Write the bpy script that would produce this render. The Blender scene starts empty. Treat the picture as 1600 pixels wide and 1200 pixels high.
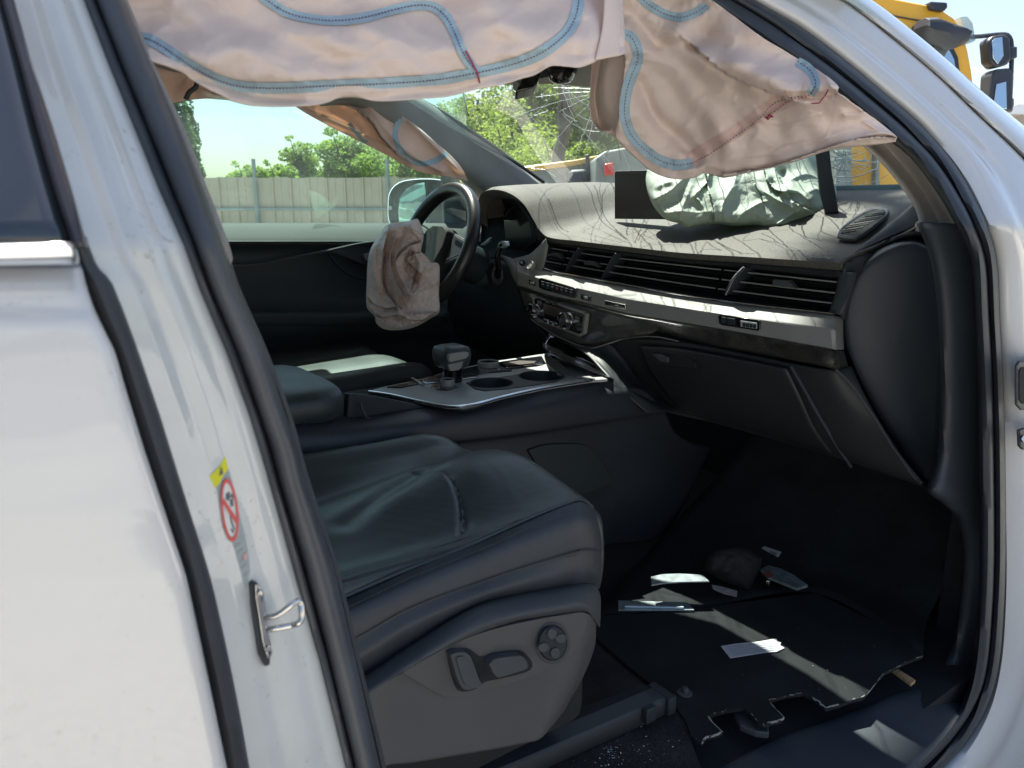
import bpy, bmesh, math, random
import numpy as np
from mathutils import Vector, Matrix, noise
from mathutils.geometry import tessellate_polygon
random.seed(7)
D = bpy.data
SC = bpy.context.scene
COL = SC.collection
rad = math.radians

# ------------------------------------------------------------------ camera
FPX, HORIZON, AZ = 1200.0, 320.0, rad(54.1)
PITCH = math.atan((600 - HORIZON) / FPX)
CAM = Vector((0, 0, 1.3))
VF = Vector((math.cos(AZ) * math.cos(PITCH), math.sin(AZ) * math.cos(PITCH), -math.sin(PITCH)))
VR = Vector((math.sin(AZ), -math.cos(AZ), 0))
VU = VR.cross(VF)
cam_d = D.cameras.new('camera')
cam_d.sensor_width = 36; cam_d.lens = FPX / 1600 * 36
cam_d.clip_start = 0.02; cam_d.clip_end = 2000
cam_d.dof.use_dof = True; cam_d.dof.focus_distance = 1.5; cam_d.dof.aperture_fstop = 11
cam = D.objects.new('camera', cam_d); COL.objects.link(cam)
cam.matrix_world = Matrix((( VR.x, VU.x, -VF.x, CAM.x), (VR.y, VU.y, -VF.y, CAM.y), (VR.z, VU.z, -VF.z, CAM.z), (0, 0, 0, 1)))
SC.camera = cam

# ------------------------------------------------------------------ light
SUN_EL, SUN_AZ = rad(62), rad(71)
SDIR = Vector((math.cos(SUN_EL) * math.cos(SUN_AZ), math.cos(SUN_EL) * math.sin(SUN_AZ), math.sin(SUN_EL)))
W = D.worlds.new('World'); SC.world = W; W.use_nodes = True
wn, wl = W.node_tree.nodes, W.node_tree.links
bg = wn['Background']; bg.inputs['Strength'].default_value = 0.056
sky = wn.new('ShaderNodeTexSky'); sky.sky_type = 'NISHITA'; sky.sun_disc = False
sky.sun_elevation = SUN_EL; sky.sun_rotation = math.pi / 2 - SUN_AZ
sky.dust_density = 1.7; sky.air_density = 1.1; sky.ozone_density = 1.2
tc = wn.new('ShaderNodeTexCoord'); mp = wn.new('ShaderNodeMapping'); mp.inputs['Scale'].default_value = (1.0, 1.0, 5.0)
nz = wn.new('ShaderNodeTexNoise'); nz.inputs['Scale'].default_value = 3.1; nz.inputs['Detail'].default_value = 7; nz.inputs['Roughness'].default_value = .62
cr = wn.new('ShaderNodeValToRGB'); cr.color_ramp.elements[0].position = .54; cr.color_ramp.elements[1].position = .74
cr.color_ramp.elements[1].color = (.7, .7, .7, 1)
mx = wn.new('ShaderNodeMix'); mx.data_type = 'RGBA'; mx.inputs[7].default_value = (7.5, 7.6, 7.4, 1)
wl.new(tc.outputs['Generated'], mp.inputs[0]); wl.new(mp.outputs[0], nz.inputs['Vector']); wl.new(nz.outputs['Fac'], cr.inputs[0])
wl.new(cr.outputs[0], mx.inputs[0]); wl.new(sky.outputs[0], mx.inputs[6]); wl.new(mx.outputs[2], bg.inputs['Color'])
sun_d = D.lights.new('sun', 'SUN'); sun_d.energy = 4.2; sun_d.angle = rad(.6); sun_d.color = (1, .95, .86)
sun = D.objects.new('sun', sun_d); COL.objects.link(sun)
sun.rotation_euler = (-SDIR).to_track_quat('-Z', 'Y').to_euler(); sun.location = (0, 5, 12)
SC.view_settings.view_transform = 'Standard'; SC.view_settings.look = 'None'
SC.view_settings.gamma = 1; SC.view_settings.use_curve_mapping = False
SC.view_settings.exposure = 1.98
SC.cycles.max_bounces = 10; SC.cycles.transparent_max_bounces = 16
SC.cycles.diffuse_bounces = 5; SC.cycles.glossy_bounces = 4
SC.cycles.use_denoising = True

# ------------------------------------------------------------------ points in the place, found along sight lines
def ray(x, y): return VF + VR * ((x - 800) / FPX) + VU * ((600 - y) / FPX)
def PY(x, y, Y): d = ray(x, y); return CAM + d * (Y / d.y)
def PX(x, y, X): d = ray(x, y); return CAM + d * (X / d.x)
def PZ(x, y, Z): d = ray(x, y); return CAM + d * ((Z - CAM.z) / d.z)
def PD(x, y, t): return CAM + ray(x, y) * t          # t metres along the optical axis
WN = Vector((.365, 0, .93)).normalized(); W0 = Vector((1.98, 1.45, 1.33))
def PW(x, y, off=0.0):                               # on the windscreen
    d = ray(x, y); return CAM + d * (((W0 - CAM).dot(WN) - off) / d.dot(WN))

# ------------------------------------------------------------------ splines and meshes
def crom(pts, n, lin=False):
    P = [np.array(p, float) for p in pts]
    if len(P) == 1: return [P[0]] * n
    L = [0]
    for a, b in zip(P, P[1:]): L.append(L[-1] + max(1e-9, float(np.linalg.norm(b - a))))
    out = []; k = 0
    for i in range(n):
        s = L[-1] * i / (n - 1)
        while k < len(P) - 2 and s > L[k + 1]: k += 1
        t = (s - L[k]) / (L[k + 1] - L[k])
        if lin: out.append(P[k] * (1 - t) + P[k + 1] * t); continue
        p1, p2 = P[k], P[k + 1]; h = L[k + 1] - L[k]
        m1 = (p2 - P[k - 1]) / (L[k + 1] - L[k - 1]) if k > 0 else (p2 - p1) / h
        m2 = (P[k + 2] - p1) / (L[k + 2] - L[k]) if k + 2 < len(P) else (p2 - p1) / h
        t2, t3 = t * t, t ** 3
        out.append((2 * t3 - 3 * t2 + 1) * p1 + (t3 - 2 * t2 + t) * h * m1 + (-2 * t3 + 3 * t2) * p2 + (t3 - t2) * h * m2)
    return out

class MB:
    def __init__(s): s.v = []; s.f = []
    def add(s, vs, fs):
        o = len(s.v); s.v += [tuple(v) for v in vs]; s.f += [tuple(i + o for i in f) for f in fs]; return s
    def grid(s, rows, close_u=False, close_v=False, flip=False):
        n, m = len(rows), len(rows[0]); fs = []
        for i in range(n if close_v else n - 1):
            for j in range(m if close_u else m - 1):
                q = (i * m + j, i * m + (j + 1) % m, ((i + 1) % n) * m + (j + 1) % m, ((i + 1) % n) * m + j)
                fs.append(q[::-1] if flip else q)
        return s.add([v for r in rows for v in r], fs)
    def tube(s, pts, r, k=8, caps=True, taper=None):
        P = [Vector(p) for p in pts]; n = len(P); rows = []; up = Vector((.13, .21, .97))
        for i, p in enumerate(P):
            t = (P[min(i + 1, n - 1)] - P[max(i - 1, 0)]).normalized()
            a = t.cross(up)
            if a.length < .05: a = t.cross(Vector((1, 0, 0)))
            a.normalize(); b = t.cross(a); up = b if b.dot(up) > 0 else -b
            a = t.cross(up).normalized(); b = up
            rr = r if taper is None else r + (taper - r) * i / (n - 1)
            rows.append([p + a * math.cos(2 * math.pi * j / k) * rr + b * math.sin(2 * math.pi * j / k) * rr for j in range(k)])
        s.grid(rows, close_u=True)
        if caps:
            o = len(s.v) - n * k
            s.f.append(tuple(range(o, o + k))[::-1]); s.f.append(tuple(range(o + (n - 1) * k, o + n * k)))
        return s
    def box(s, c, sx, sy, sz, M=None):
        c = Vector(c); vs = []
        for dx in (-.5, .5):
            for dy in (-.5, .5):
                for dz in (-.5, .5):
                    v = Vector((dx * sx, dy * sy, dz * sz)); vs.append(c + (M @ v if M else v))
        return s.add(vs, [(0, 1, 3, 2), (4, 6, 7, 5), (0, 4, 5, 1), (2, 3, 7, 6), (0, 2, 6, 4), (1, 5, 7, 3)])
    def prism(s, pts, ext):
        P = [Vector(p) for p in pts]; e = Vector(ext); n = len(P)
        tri = tessellate_polygon([P]); o = len(s.v)
        s.v += [tuple(p) for p in P] + [tuple(p + e) for p in P]
        s.f += [tuple(i + o for i in t) for t in tri] + [tuple(i + o + n for i in t[::-1]) for t in tri]
        s.f += [(o + i, o + (i + 1) % n, o + (i + 1) % n + n, o + i + n) for i in range(n)]
        return s
    def build(s, name, mat, parent=None, smooth=True, solid=0, bevel=0, angle=40, sub=0, off=0):
        me = D.meshes.new(name); me.from_pydata(s.v, [], s.f); me.update()
        bm = bmesh.new(); bm.from_mesh(me); bmesh.ops.recalc_face_normals(bm, faces=bm.faces); bm.to_mesh(me); bm.free()
        o = D.objects.new(name, me); COL.objects.link(o); me.materials.append(mat)
        if parent: o.parent = parent
        if solid:
            m = o.modifiers.new('thickness', 'SOLIDIFY'); m.thickness = solid; m.offset = off
        if bevel:
            m = o.modifiers.new('bevel', 'BEVEL'); m.width = bevel; m.segments = 3; m.limit_method = 'ANGLE'; m.angle_limit = rad(35)
        if sub:
            m = o.modifiers.new('sub', 'SUBSURF'); m.levels = sub; m.render_levels = sub
        if smooth:
            me.polygons.foreach_set('use_smooth', [True] * len(me.polygons))
            if angle:
                m = o.modifiers.new('wn', 'NODES') if False else None
                me.set_sharp_from_angle(angle=rad(angle))
        return o

def loftrows(rows, nu, nv, lin=False, linv=False):
    R = [crom(r, nu, lin) for r in rows]
    cols = [crom([R[i][j] for i in range(len(R))], nv, linv) for j in range(nu)]
    return [[Vector(cols[j][i]) for j in range(nu)] for i in range(nv)]
def loft(name, rows, nu, nv, mat, parent=None, solid=.002, lin=False, linv=False, bump=None, angle=40, off=0):
    g = loftrows(rows, nu, nv, lin, linv)
    if bump: g = [[bump(v, i / (nv - 1), j / (nu - 1)) for j, v in enumerate(r)] for i, r in enumerate(g)]
    return MB().grid(g).build(name, mat, parent, solid=solid, angle=angle, off=off)
def empty(name, loc=(0, 0, 0), parent=None):
    o = D.objects.new(name, None); COL.objects.link(o); o.location = loc; o.empty_display_size = .1
    if parent: o.parent = parent
    return o
def tag(o, label=None, cat=None, group=None, kind=None):
    if label: o['label'] = label
    if cat: o['category'] = cat
    if group: o['group'] = group
    if kind: o['kind'] = kind
    return o
def sstep(a, b, x):
    t = min(1, max(0, (x - a) / (b - a))); return t * t * (3 - 2 * t)
def interp(tab, y):
    if y <= tab[0][0]: 
        (a, b), (c, d) = tab[0], tab[1]; return b + (y - a) * (d - b) / (c - a)
    for (a, b), (c, d) in zip(tab, tab[1:]):
        if y <= c: return b + (y - a) * (d - b) / (c - a)
    (a, b), (c, d) = tab[-2], tab[-1]; return d + (y - c) * (d - b) / (c - a)
def fbm(x, y, z=0, o=4):
    return noise.fractal(Vector((x, y, z)), .9, 2.1, o)

# ------------------------------------------------------------------ materials
def mat(name, col, rough=.6, metal=0, coat=0, spec=.5, bump=0, bscale=300, bdist=.001, var=0, vscale=8, grain=0, gscale=900, sheen=0, aniso=None, voro=False, stretch=None, specks=0):
    m = D.materials.new(name); m.use_nodes = True; n, l = m.node_tree.nodes, m.node_tree.links
    b = n['Principled BSDF']; c = tuple(col) + (1,)
    b.inputs['Base Color'].default_value = c; b.inputs['Roughness'].default_value = rough
    b.inputs['Metallic'].default_value = metal; b.inputs['Coat Weight'].default_value = coat
    b.inputs['Coat Roughness'].default_value = .03; b.inputs['Coat IOR'].default_value = 1.6 if coat >= .9 else 1.5; b.inputs['Specular IOR Level'].default_value = spec
    b.inputs['Sheen Weight'].default_value = sheen
    t = n.new('ShaderNodeTexCoord'); src = t.outputs['Object']
    if stretch:
        mpn = n.new('ShaderNodeMapping'); mpn.inputs['Scale'].default_value = stretch; l.new(src, mpn.inputs[0]); src = mpn.outputs[0]
    col_out = None
    if var:
        a = n.new('ShaderNodeTexNoise'); a.inputs['Scale'].default_value = vscale; a.inputs['Detail'].default_value = 6
        l.new(src, a.inputs['Vector'])
        r = n.new('ShaderNodeValToRGB'); r.color_ramp.elements[0].position = .3; r.color_ramp.elements[1].position = .7
        r.color_ramp.elements[0].color = tuple(max(0, x * (1 - var)) for x in col) + (1,)
        r.color_ramp.elements[1].color = tuple(min(1, x * (1 + var)) for x in col) + (1,)
        l.new(a.outputs['Fac'], r.inputs[0]); col_out = r.outputs[0]
        rr = n.new('ShaderNodeMapRange'); rr.inputs['To Min'].default_value = max(0.02, rough - .12 * (1 if rough > .2 else .3)); rr.inputs['To Max'].default_value = min(1, rough + .12 * (1 if rough > .2 else .3))
        l.new(a.outputs['Fac'], rr.inputs[0]); l.new(rr.outputs[0], b.inputs['Roughness'])
    if grain:
        g = n.new('ShaderNodeTexNoise'); g.inputs['Scale'].default_value = gscale; g.inputs['Detail'].default_value = 2
        l.new(src, g.inputs['Vector'])
        gr = n.new('ShaderNodeValToRGB'); gr.color_ramp.elements[0].position = .35; gr.color_ramp.elements[1].position = .65
        gr.color_ramp.elements[0].color = (1 - grain,) * 3 + (1,); gr.color_ramp.elements[1].color = (1 + grain,) * 3 + (1,)
        l.new(g.outputs['Fac'], gr.inputs[0])
        mm = n.new('ShaderNodeMix'); mm.data_type = 'RGBA'; mm.blend_type = 'MULTIPLY'; mm.inputs[0].default_value = 1
        if col_out: l.new(col_out, mm.inputs[6])
        else: mm.inputs[6].default_value = c
        l.new(gr.outputs[0], mm.inputs[7]); col_out = mm.outputs[2]
    if specks:
        g = n.new('ShaderNodeTexNoise'); g.inputs['Scale'].default_value = 170; g.inputs['Detail'].default_value = 5; g.inputs['Roughness'].default_value = .7
        l.new(src, g.inputs['Vector'])
        g2 = n.new('ShaderNodeTexNoise'); g2.inputs['Scale'].default_value = 14; l.new(src, g2.inputs['Vector'])
        ad = n.new('ShaderNodeMath'); ad.operation = 'MULTIPLY_ADD'; ad.inputs[1].default_value = .35; l.new(g2.outputs['Fac'], ad.inputs[0]); l.new(g.outputs['Fac'], ad.inputs[2])
        gr = n.new('ShaderNodeValToRGB'); gr.color_ramp.elements[0].position = .80; gr.color_ramp.elements[1].position = .90
        gr.color_ramp.elements[0].color = (1, 1, 1, 1); gr.color_ramp.elements[1].color = (1 - specks, 1 - specks * 1.1, 1 - specks * 1.25, 1)
        l.new(ad.outputs[0], gr.inputs[0])
        mm = n.new('ShaderNodeMix'); mm.data_type = 'RGBA'; mm.blend_type = 'MULTIPLY'; mm.inputs[0].default_value = 1
        if col_out: l.new(col_out, mm.inputs[6])
        else: mm.inputs[6].default_value = c
        l.new(gr.outputs[0], mm.inputs[7]); col_out = mm.outputs[2]
    if col_out: l.new(col_out, b.inputs['Base Color'])
    if bump:
        if voro:
            g = n.new('ShaderNodeTexVoronoi'); g.inputs['Scale'].default_value = bscale; o = g.outputs['Distance']
        else:
            g = n.new('ShaderNodeTexNoise'); g.inputs['Scale'].default_value = bscale; g.inputs['Detail'].default_value = 3; o = g.outputs['Fac']
        l.new(src, g.inputs['Vector'])
        bp = n.new('ShaderNodeBump'); bp.inputs['Strength'].default_value = bump; bp.inputs['Distance'].default_value = bdist
        l.new(o, bp.inputs['Height']); l.new(bp.outputs[0], b.inputs['Normal'])
        if coat and bump < .2: l.new(bp.outputs[0], b.inputs['Coat Normal'])
    return m

M = {}
M['paint'] = mat('white_paint', (.555, .56, .565), .4, coat=1, bump=.04, bscale=3, bdist=.01, var=.02, vscale=5, specks=.12)
M['jamb'] = mat('white_jamb_paint', (.53, .55, .545), .45, specks=.35, coat=.9, bump=.10, bscale=25, bdist=.002, var=.05, vscale=20)
M['rubber'] = mat('rubber_seal', (.024, .030, .039), .55, bump=.15, bscale=60, bdist=.001, var=.25, vscale=30)
M['rubber_sat'] = mat('rubber_soft', (.045, .05, .058), .6, var=.2, vscale=12, bump=.1, bscale=500, bdist=.0005)
M['seal_b'] = mat('pillar_seal_rubber', (.048, .056, .068), .45, var=.25, vscale=15, bump=.08, bscale=90, bdist=.001)
M['plastic'] = mat('dark_plastic', (.016, .023, .028), .6, bump=.25, bscale=1400, bdist=.0004, var=.15, vscale=6, spec=.4)
M['plastic_grey'] = mat('grey_plastic', (.040, .046, .053), .6, bump=.25, bscale=1300, bdist=.0004, var=.1, vscale=9)
M['door_card'] = mat('door_card_plastic', (.014, .023, .027), .6, bump=.2, bscale=900, bdist=.0005, var=.2, vscale=5)
M['dash'] = mat('dash_top_plastic', (.074, .071, .062), .72, bump=.5, bscale=850, bdist=.0006, grain=.35, gscale=420, var=.12, vscale=9, spec=.35)
M['leather'] = mat('black_leather', (.034, .045, .047), .43, bump=.5, bscale=330, bdist=.0006, var=.2, vscale=12, voro=True)
M['perf_leather'] = mat('perforated_leather', (.037, .048, .049), .42, bump=.12, bscale=600, bdist=.0004, var=.12, vscale=9)
_n, _l = M['perf_leather'].node_tree.nodes, M['perf_leather'].node_tree.links
_v = _n.new('ShaderNodeTexVoronoi'); _v.inputs['Scale'].default_value = 300; _v.inputs['Randomness'].default_value = .18
_t = _n.new('ShaderNodeTexCoord'); _l.new(_t.outputs['Object'], _v.inputs['Vector'])
_r = _n.new('ShaderNodeValToRGB'); _r.color_ramp.elements[0].position = .16; _r.color_ramp.elements[1].position = .34; _r.color_ramp.elements[0].color = (.25, .25, .25, 1)
_l.new(_v.outputs['Distance'], _r.inputs[0])
_m = _n.new('ShaderNodeMix'); _m.data_type = 'RGBA'; _m.blend_type = 'MULTIPLY'; _m.inputs[0].default_value = 1
_b = _n['Principled BSDF']; _s = _b.inputs['Base Color'].links[0].from_socket
_l.new(_s, _m.inputs[6]); _l.new(_r.outputs[0], _m.inputs[7]); _l.new(_m.outputs[2], _b.inputs['Base Color'])
M['leather_side'] = mat('creased_leather', (.024, .029, .037), .5, bump=.35, bscale=130, bdist=.0012, var=.2, vscale=14, stretch=(2.2, 1, .35))
M['gloss'] = mat('gloss_black', (.006, .006, .007), .18, coat=.6, var=.5, vscale=20)
M['dusty_gloss'] = mat('dusty_gloss_black', (.028, .028, .026), .42, coat=.3, var=.6, vscale=35, grain=.4, gscale=200)
M['silver'] = mat('satin_silver', (.235, .238, .228), .62, metal=.2, spec=.35, bump=.05, bscale=900, bdist=.0003, var=.05, vscale=15)
M['console_silver'] = mat('console_silver', (.36, .38, .38), .4, metal=.35, bump=.05, bscale=900, bdist=.0003, var=.06, vscale=15)
M['chrome'] = mat('chrome', (.78, .79, .8), .12, metal=1)
M['chrome_strip'] = mat('satin_chrome', (.80, .83, .88), .22, metal=1, bump=.03, bscale=8, bdist=.004)
M['steel'] = mat('steel_striker', (.62, .61, .60), .2, metal=1, bump=.12, bscale=160, bdist=.0008, var=.2, vscale=60)
M['zinc'] = mat('galvanised_strip', (.36, .42, .44), .35, metal=.6, var=.2, vscale=40, bump=.15, bscale=90)
M['carpet'] = mat('black_carpet', (.015, .0185, .020), .95, bump=.9, bscale=900, bdist=.002, grain=.4, gscale=700, var=.3, vscale=12, spec=.2)
M['carpet_brown'] = mat('dusty_carpet', (.026, .026, .026), .95, bump=.9, bscale=700, bdist=.002, grain=.45, gscale=500, var=.35, vscale=14, spec=.2)
M['felt_edge'] = mat('torn_felt_edge', (.28, .28, .26), .9, bump=.6, bscale=500, bdist=.002)
M['fabric_grey'] = mat('headliner_fabric', (.30, .28, .26), .85, bump=.4, bscale=900, bdist=.0008, var=.06, vscale=9, grain=.15, gscale=900)
M['pillar_fabric'] = mat('pillar_fabric', (.56, .53, .50), .85, bump=.15, bscale=900, bdist=.0006, var=.05, vscale=9)
M['a_trim'] = mat('driver_pillar_trim', (.19, .19, .18), .7, var=.15, vscale=7, bump=.3, bscale=700)
M['paper'] = mat('paper', (.42, .43, .46), .8, var=.12, vscale=120, bump=.4, bscale=300)
M['blueband'] = mat('blue_silicone_band', (.31, .43, .50), .65, bump=.3, bscale=500, bdist=.0006, var=.1, vscale=30)
M['thread'] = mat('purple_thread', (.10, .03, .10), .8)
M['red_thread'] = mat('crimson_thread', (.32, .02, .08), .8)
M['yellow'] = mat('truck_yellow', (.74, .40, .03), .4, coat=.5, var=.06, vscale=2)
M['truck_dark'] = mat('truck_dark_plastic', (.03, .036, .05), .5, var=.2, vscale=5)
M['truck_grey'] = mat('truck_grey_steel', (.20, .23, .22), .6, var=.2, vscale=3)
M['red'] = mat('red_lamp', (.6, .04, .03), .35)
M['sticker_yellow'] = mat('label_yellow', (.62, .60, .02), .5)
M['sticker_grey'] = mat('label_grey', (.30, .34, .35), .5, var=.06, vscale=160)
M['sticker_red'] = mat('label_red', (.62, .10, .09), .5)
M['sticker_white'] = mat('label_white', (.66, .67, .66), .5)
M['ink'] = mat('print_ink', (.10, .12, .13), .6)
M['print_grey'] = mat('print_grey', (.27, .30, .31), .6)
M['text'] = mat('embossed_text', (.16, .17, .17), .6)
M['screen'] = mat('dark_screen', (.030, .018, .013), .5, coat=.1, var=.3, vscale=6, stretch=(.2, .2, 3))
M['wood'] = mat('raw_wood', (.36, .24, .12), .8, var=.3, vscale=30, stretch=(1, 8, 1))
M['ground'] = mat('pale_concrete_ground', (.36, .34, .30), .9, var=.22, vscale=.35, grain=.2, gscale=40, bump=.4, bscale=14, bdist=.02)
M['trunk'] = mat('tree_bark', (.09, .075, .06), .9, var=.3, vscale=4, bump=.6, bscale=12, bdist=.02)
M['fence'] = mat('fence_sheet', (.45, .365, .29), .6, var=.10, vscale=1.2, stretch=(1, 1, .3))
M['fence_post'] = mat('fence_post', (.22, .25, .26), .5, var=.1, vscale=5)
M['skyline_white'] = mat('white_vehicle_paint', (.72, .74, .75), .35, coat=.6)
M['dark_window'] = mat('dark_window_glass', (.02, .025, .03), .06, coat=1)
M['black'] = mat('black_void_trim', (.006, .009, .011), .9, var=.3, vscale=8)

def fabric(name, col, trans, tcol, rough=.7, bump=.25, bscale=260, bdist=.0006, var=.05, gloss=0):
    m = mat(name, col, rough, bump=bump, bscale=bscale, bdist=bdist, var=var, vscale=14, spec=.3)
    n, l = m.node_tree.nodes, m.node_tree.links
    b = n['Principled BSDF']; o = n['Material Output']
    tr = n.new('ShaderNodeBsdfTranslucent'); tr.inputs[0].default_value = tuple(tcol) + (1,)
    ms = n.new('ShaderNodeMixShader'); ms.inputs[0].default_value = trans
    l.new(b.outputs[0], ms.inputs[1]); l.new(tr.outputs[0], ms.inputs[2]); l.new(ms.outputs[0], o.inputs[0])
    return m
M['curtain'] = fabric('curtain_airbag_cloth', (.84, .735, .68), .33, (.85, .66, .56))
M['curtain_back'] = fabric('curtain_airbag_reverse', (.74, .63, .58), .36, (.85, .54, .38))
M['curtain_patch'] = fabric('curtain_patch_cloth', (.76, .60, .55), .33, (.8, .5, .4))
M['driver_bag'] = fabric('driver_airbag_nylon', (.84, .74, .69), .28, (.6, .42, .36), rough=.42, bump=.35, bscale=90, bdist=.0012)
M['mint_bag'] = fabric('mint_airbag_nylon', (.37, .44, .375), .16, (.5, .62, .5), rough=.66, bump=.3, bscale=80, bdist=.0012)

def glass(name, tint, gl=.08, dust=.02, dustcol=(.8, .9, .85), rough=.02):
    m = D.materials.new(name); m.use_nodes = True; n, l = m.node_tree.nodes, m.node_tree.links
    n.remove(n['Principled BSDF']); o = n['Material Output']
    t = n.new('ShaderNodeBsdfTransparent'); t.inputs[0].default_value = tuple(tint) + (1,)
    g = n.new('ShaderNodeBsdfGlossy'); g.inputs['Roughness'].default_value = rough; g.inputs[0].default_value = (.9, .95, .95, 1)
    d = n.new('ShaderNodeBsdfDiffuse'); d.inputs[0].default_value = tuple(dustcol) + (1,)
    dt = n.new('ShaderNodeBsdfTranslucent'); dt.inputs[0].default_value = tuple(dustcol) + (1,)
    a0 = n.new('ShaderNodeMixShader'); a0.inputs[0].default_value = .6; l.new(d.outputs[0], a0.inputs[1]); l.new(dt.outputs[0], a0.inputs[2])
    nzz = n.new('ShaderNodeTexNoise'); nzz.inputs['Scale'].default_value = 6; nzz.inputs['Detail'].default_value = 8
    tcc = n.new('ShaderNodeTexCoord'); l.new(tcc.outputs['Object'], nzz.inputs['Vector'])
    mr = n.new('ShaderNodeMapRange'); mr.inputs['From Min'].default_value = .3; mr.inputs['From Max'].default_value = .75
    mr.inputs['To Min'].default_value = dust * .4; mr.inputs['To Max'].default_value = dust * 1.8
    l.new(nzz.outputs['Fac'], mr.inputs[0])
    a = n.new('ShaderNodeMixShader'); l.new(mr.outputs[0], a.inputs[0])
    l.new(t.outputs[0], a.inputs[1]); l.new(a0.outputs[0], a.inputs[2])
    f = n.new('ShaderNodeLayerWeight'); f.inputs[0].default_value = .5
    fp = n.new('ShaderNodeMath'); fp.operation = 'POWER'; fp.inputs[1].default_value = 4.0; l.new(f.outputs['Facing'], fp.inputs[0])
    fm = n.new('ShaderNodeMath'); fm.operation = 'MULTIPLY_ADD'; fm.inputs[1].default_value = gl * 8; fm.inputs[2].default_value = gl; l.new(fp.outputs[0], fm.inputs[0])
    fc = n.new('ShaderNodeClamp'); l.new(fm.outputs[0], fc.inputs[0])
    b = n.new('ShaderNodeMixShader'); l.new(fc.outputs[0], b.inputs[0]); l.new(a.outputs[0], b.inputs[1]); l.new(g.outputs[0], b.inputs[2])
    l.new(b.outputs[0], o.inputs[0]); return m
M['windscreen'] = glass('windscreen_glass', (.86, .93, .90), .05, .026)
M['side_glass'] = glass('driver_window_glass', (.80, .94, .91), .05, .02)
M['dark_glass'] = glass('tinted_rear_glass', (.10, .13, .15), .10, .02)
M['crack'] = mat('crushed_glass_edge', (.75, .82, .80), .25, spec=1)
M['crack_dark'] = mat('crack_line', (.10, .13, .12), .5)
M['mirror'] = mat('mirror_glass', (.85, .93, .92), .02, metal=1)

def leafmat(name, c, t):
    m = mat(name, c, .55, var=.45, vscale=.9, spec=.3)
    n, l = m.node_tree.nodes, m.node_tree.links
    b = n['Principled BSDF']; o = n['Material Output']
    tr = n.new('ShaderNodeBsdfTranslucent'); tr.inputs[0].default_value = tuple(t) + (1,)
    ms = n.new('ShaderNodeMixShader'); ms.inputs[0].default_value = .35
    l.new(b.outputs[0], ms.inputs[1]); l.new(tr.outputs[0], ms.inputs[2]); l.new(ms.outputs[0], o.inputs[0]); return m
M['leaf'] = leafmat('leaf_green', (.12, .17, .04), (.36, .48, .09))
M['leaf_bright'] = leafmat('leaf_yellow_green', (.14, .20, .04), (.40, .54, .09))
M['leaf_dark'] = leafmat('leaf_dark_green', (.07, .11, .04), (.14, .22, .05))

# =================================================================== OUTDOORS
g = MB().add([(-150, -150, 0), (150, -150, 0), (150, 150, 0), (-150, 150, 0)], [(0, 1, 2, 3)]).build('ground', M['ground'], smooth=False)
tag(g, 'pale concrete yard under the car', kind='structure')

# ---- fence of ribbed sheet beyond the driver's window
FH = Vector((math.cos(AZ), math.sin(AZ), 0))
FD = 22.0
def fence_pt(px, off=0):                 # foot of the fence below sight line px
    d = ray(px, HORIZON); h = Vector((d.x, d.y, 0)); h *= FD / h.dot(FH); return h + FH * off
fence = empty('sheet_metal_fence', fence_pt(450))
tag(fence, 'grey beige fence of ribbed metal sheets beyond the driver window', 'fence')
FTOP = 1.3 + 22.0 * (HORIZON - 281) / FPX * 1.04
fo = fence.location.copy()
a0, a1 = fence_pt(230), fence_pt(960); fdir = (a1 - a0).normalized(); flen = (a1 - a0).length
pw = .50; npan = int(flen / pw)
pm = None
for i in range(npan):
    if pm is None:
        prof = [(0, 0), (.02, -.05), (.06, -.05), (.08, 0), (.24, .0), (.25, -.012), (.27, -.012), (.28, 0), (.492, 0)]
        mb = MB(); rows = [[Vector((0, 0, 0)) + fdir * u + FH * w + Vector((0, 0, z)) for u, w in prof] for z in (.1, FTOP)]
        pn = mb.grid(rows).build('panel', M['fence'], fence, solid=.01, smooth=False); pm = pn
    else:
        pn = pm.copy(); COL.objects.link(pn)
    pn.location = a0 + fdir * pw * i - fo + Vector((0, 0, random.uniform(-.02, .02)))
for z, zz in ((1.35, .05), (.5, .05)):
    mb = MB(); c = (a0 + a1) / 2 - fo - FH * .09
    rot = Matrix(((fdir.x, FH.x, 0), (fdir.y, FH.y, 0), (0, 0, 1)))
    mb.box((c.x, c.y, z if z < 1 else 1.18), flen, .05, .07, rot).build('rail', M['fence_post'], fence, smooth=False)
for px in (255, 403, 608, 800):
    p = fence_pt(px) - fo - FH * .12
    MB().tube([(p.x, p.y, 0), (p.x, p.y, FTOP + .48)], .055, 8).build('post', M['fence_post'], fence)

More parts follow.
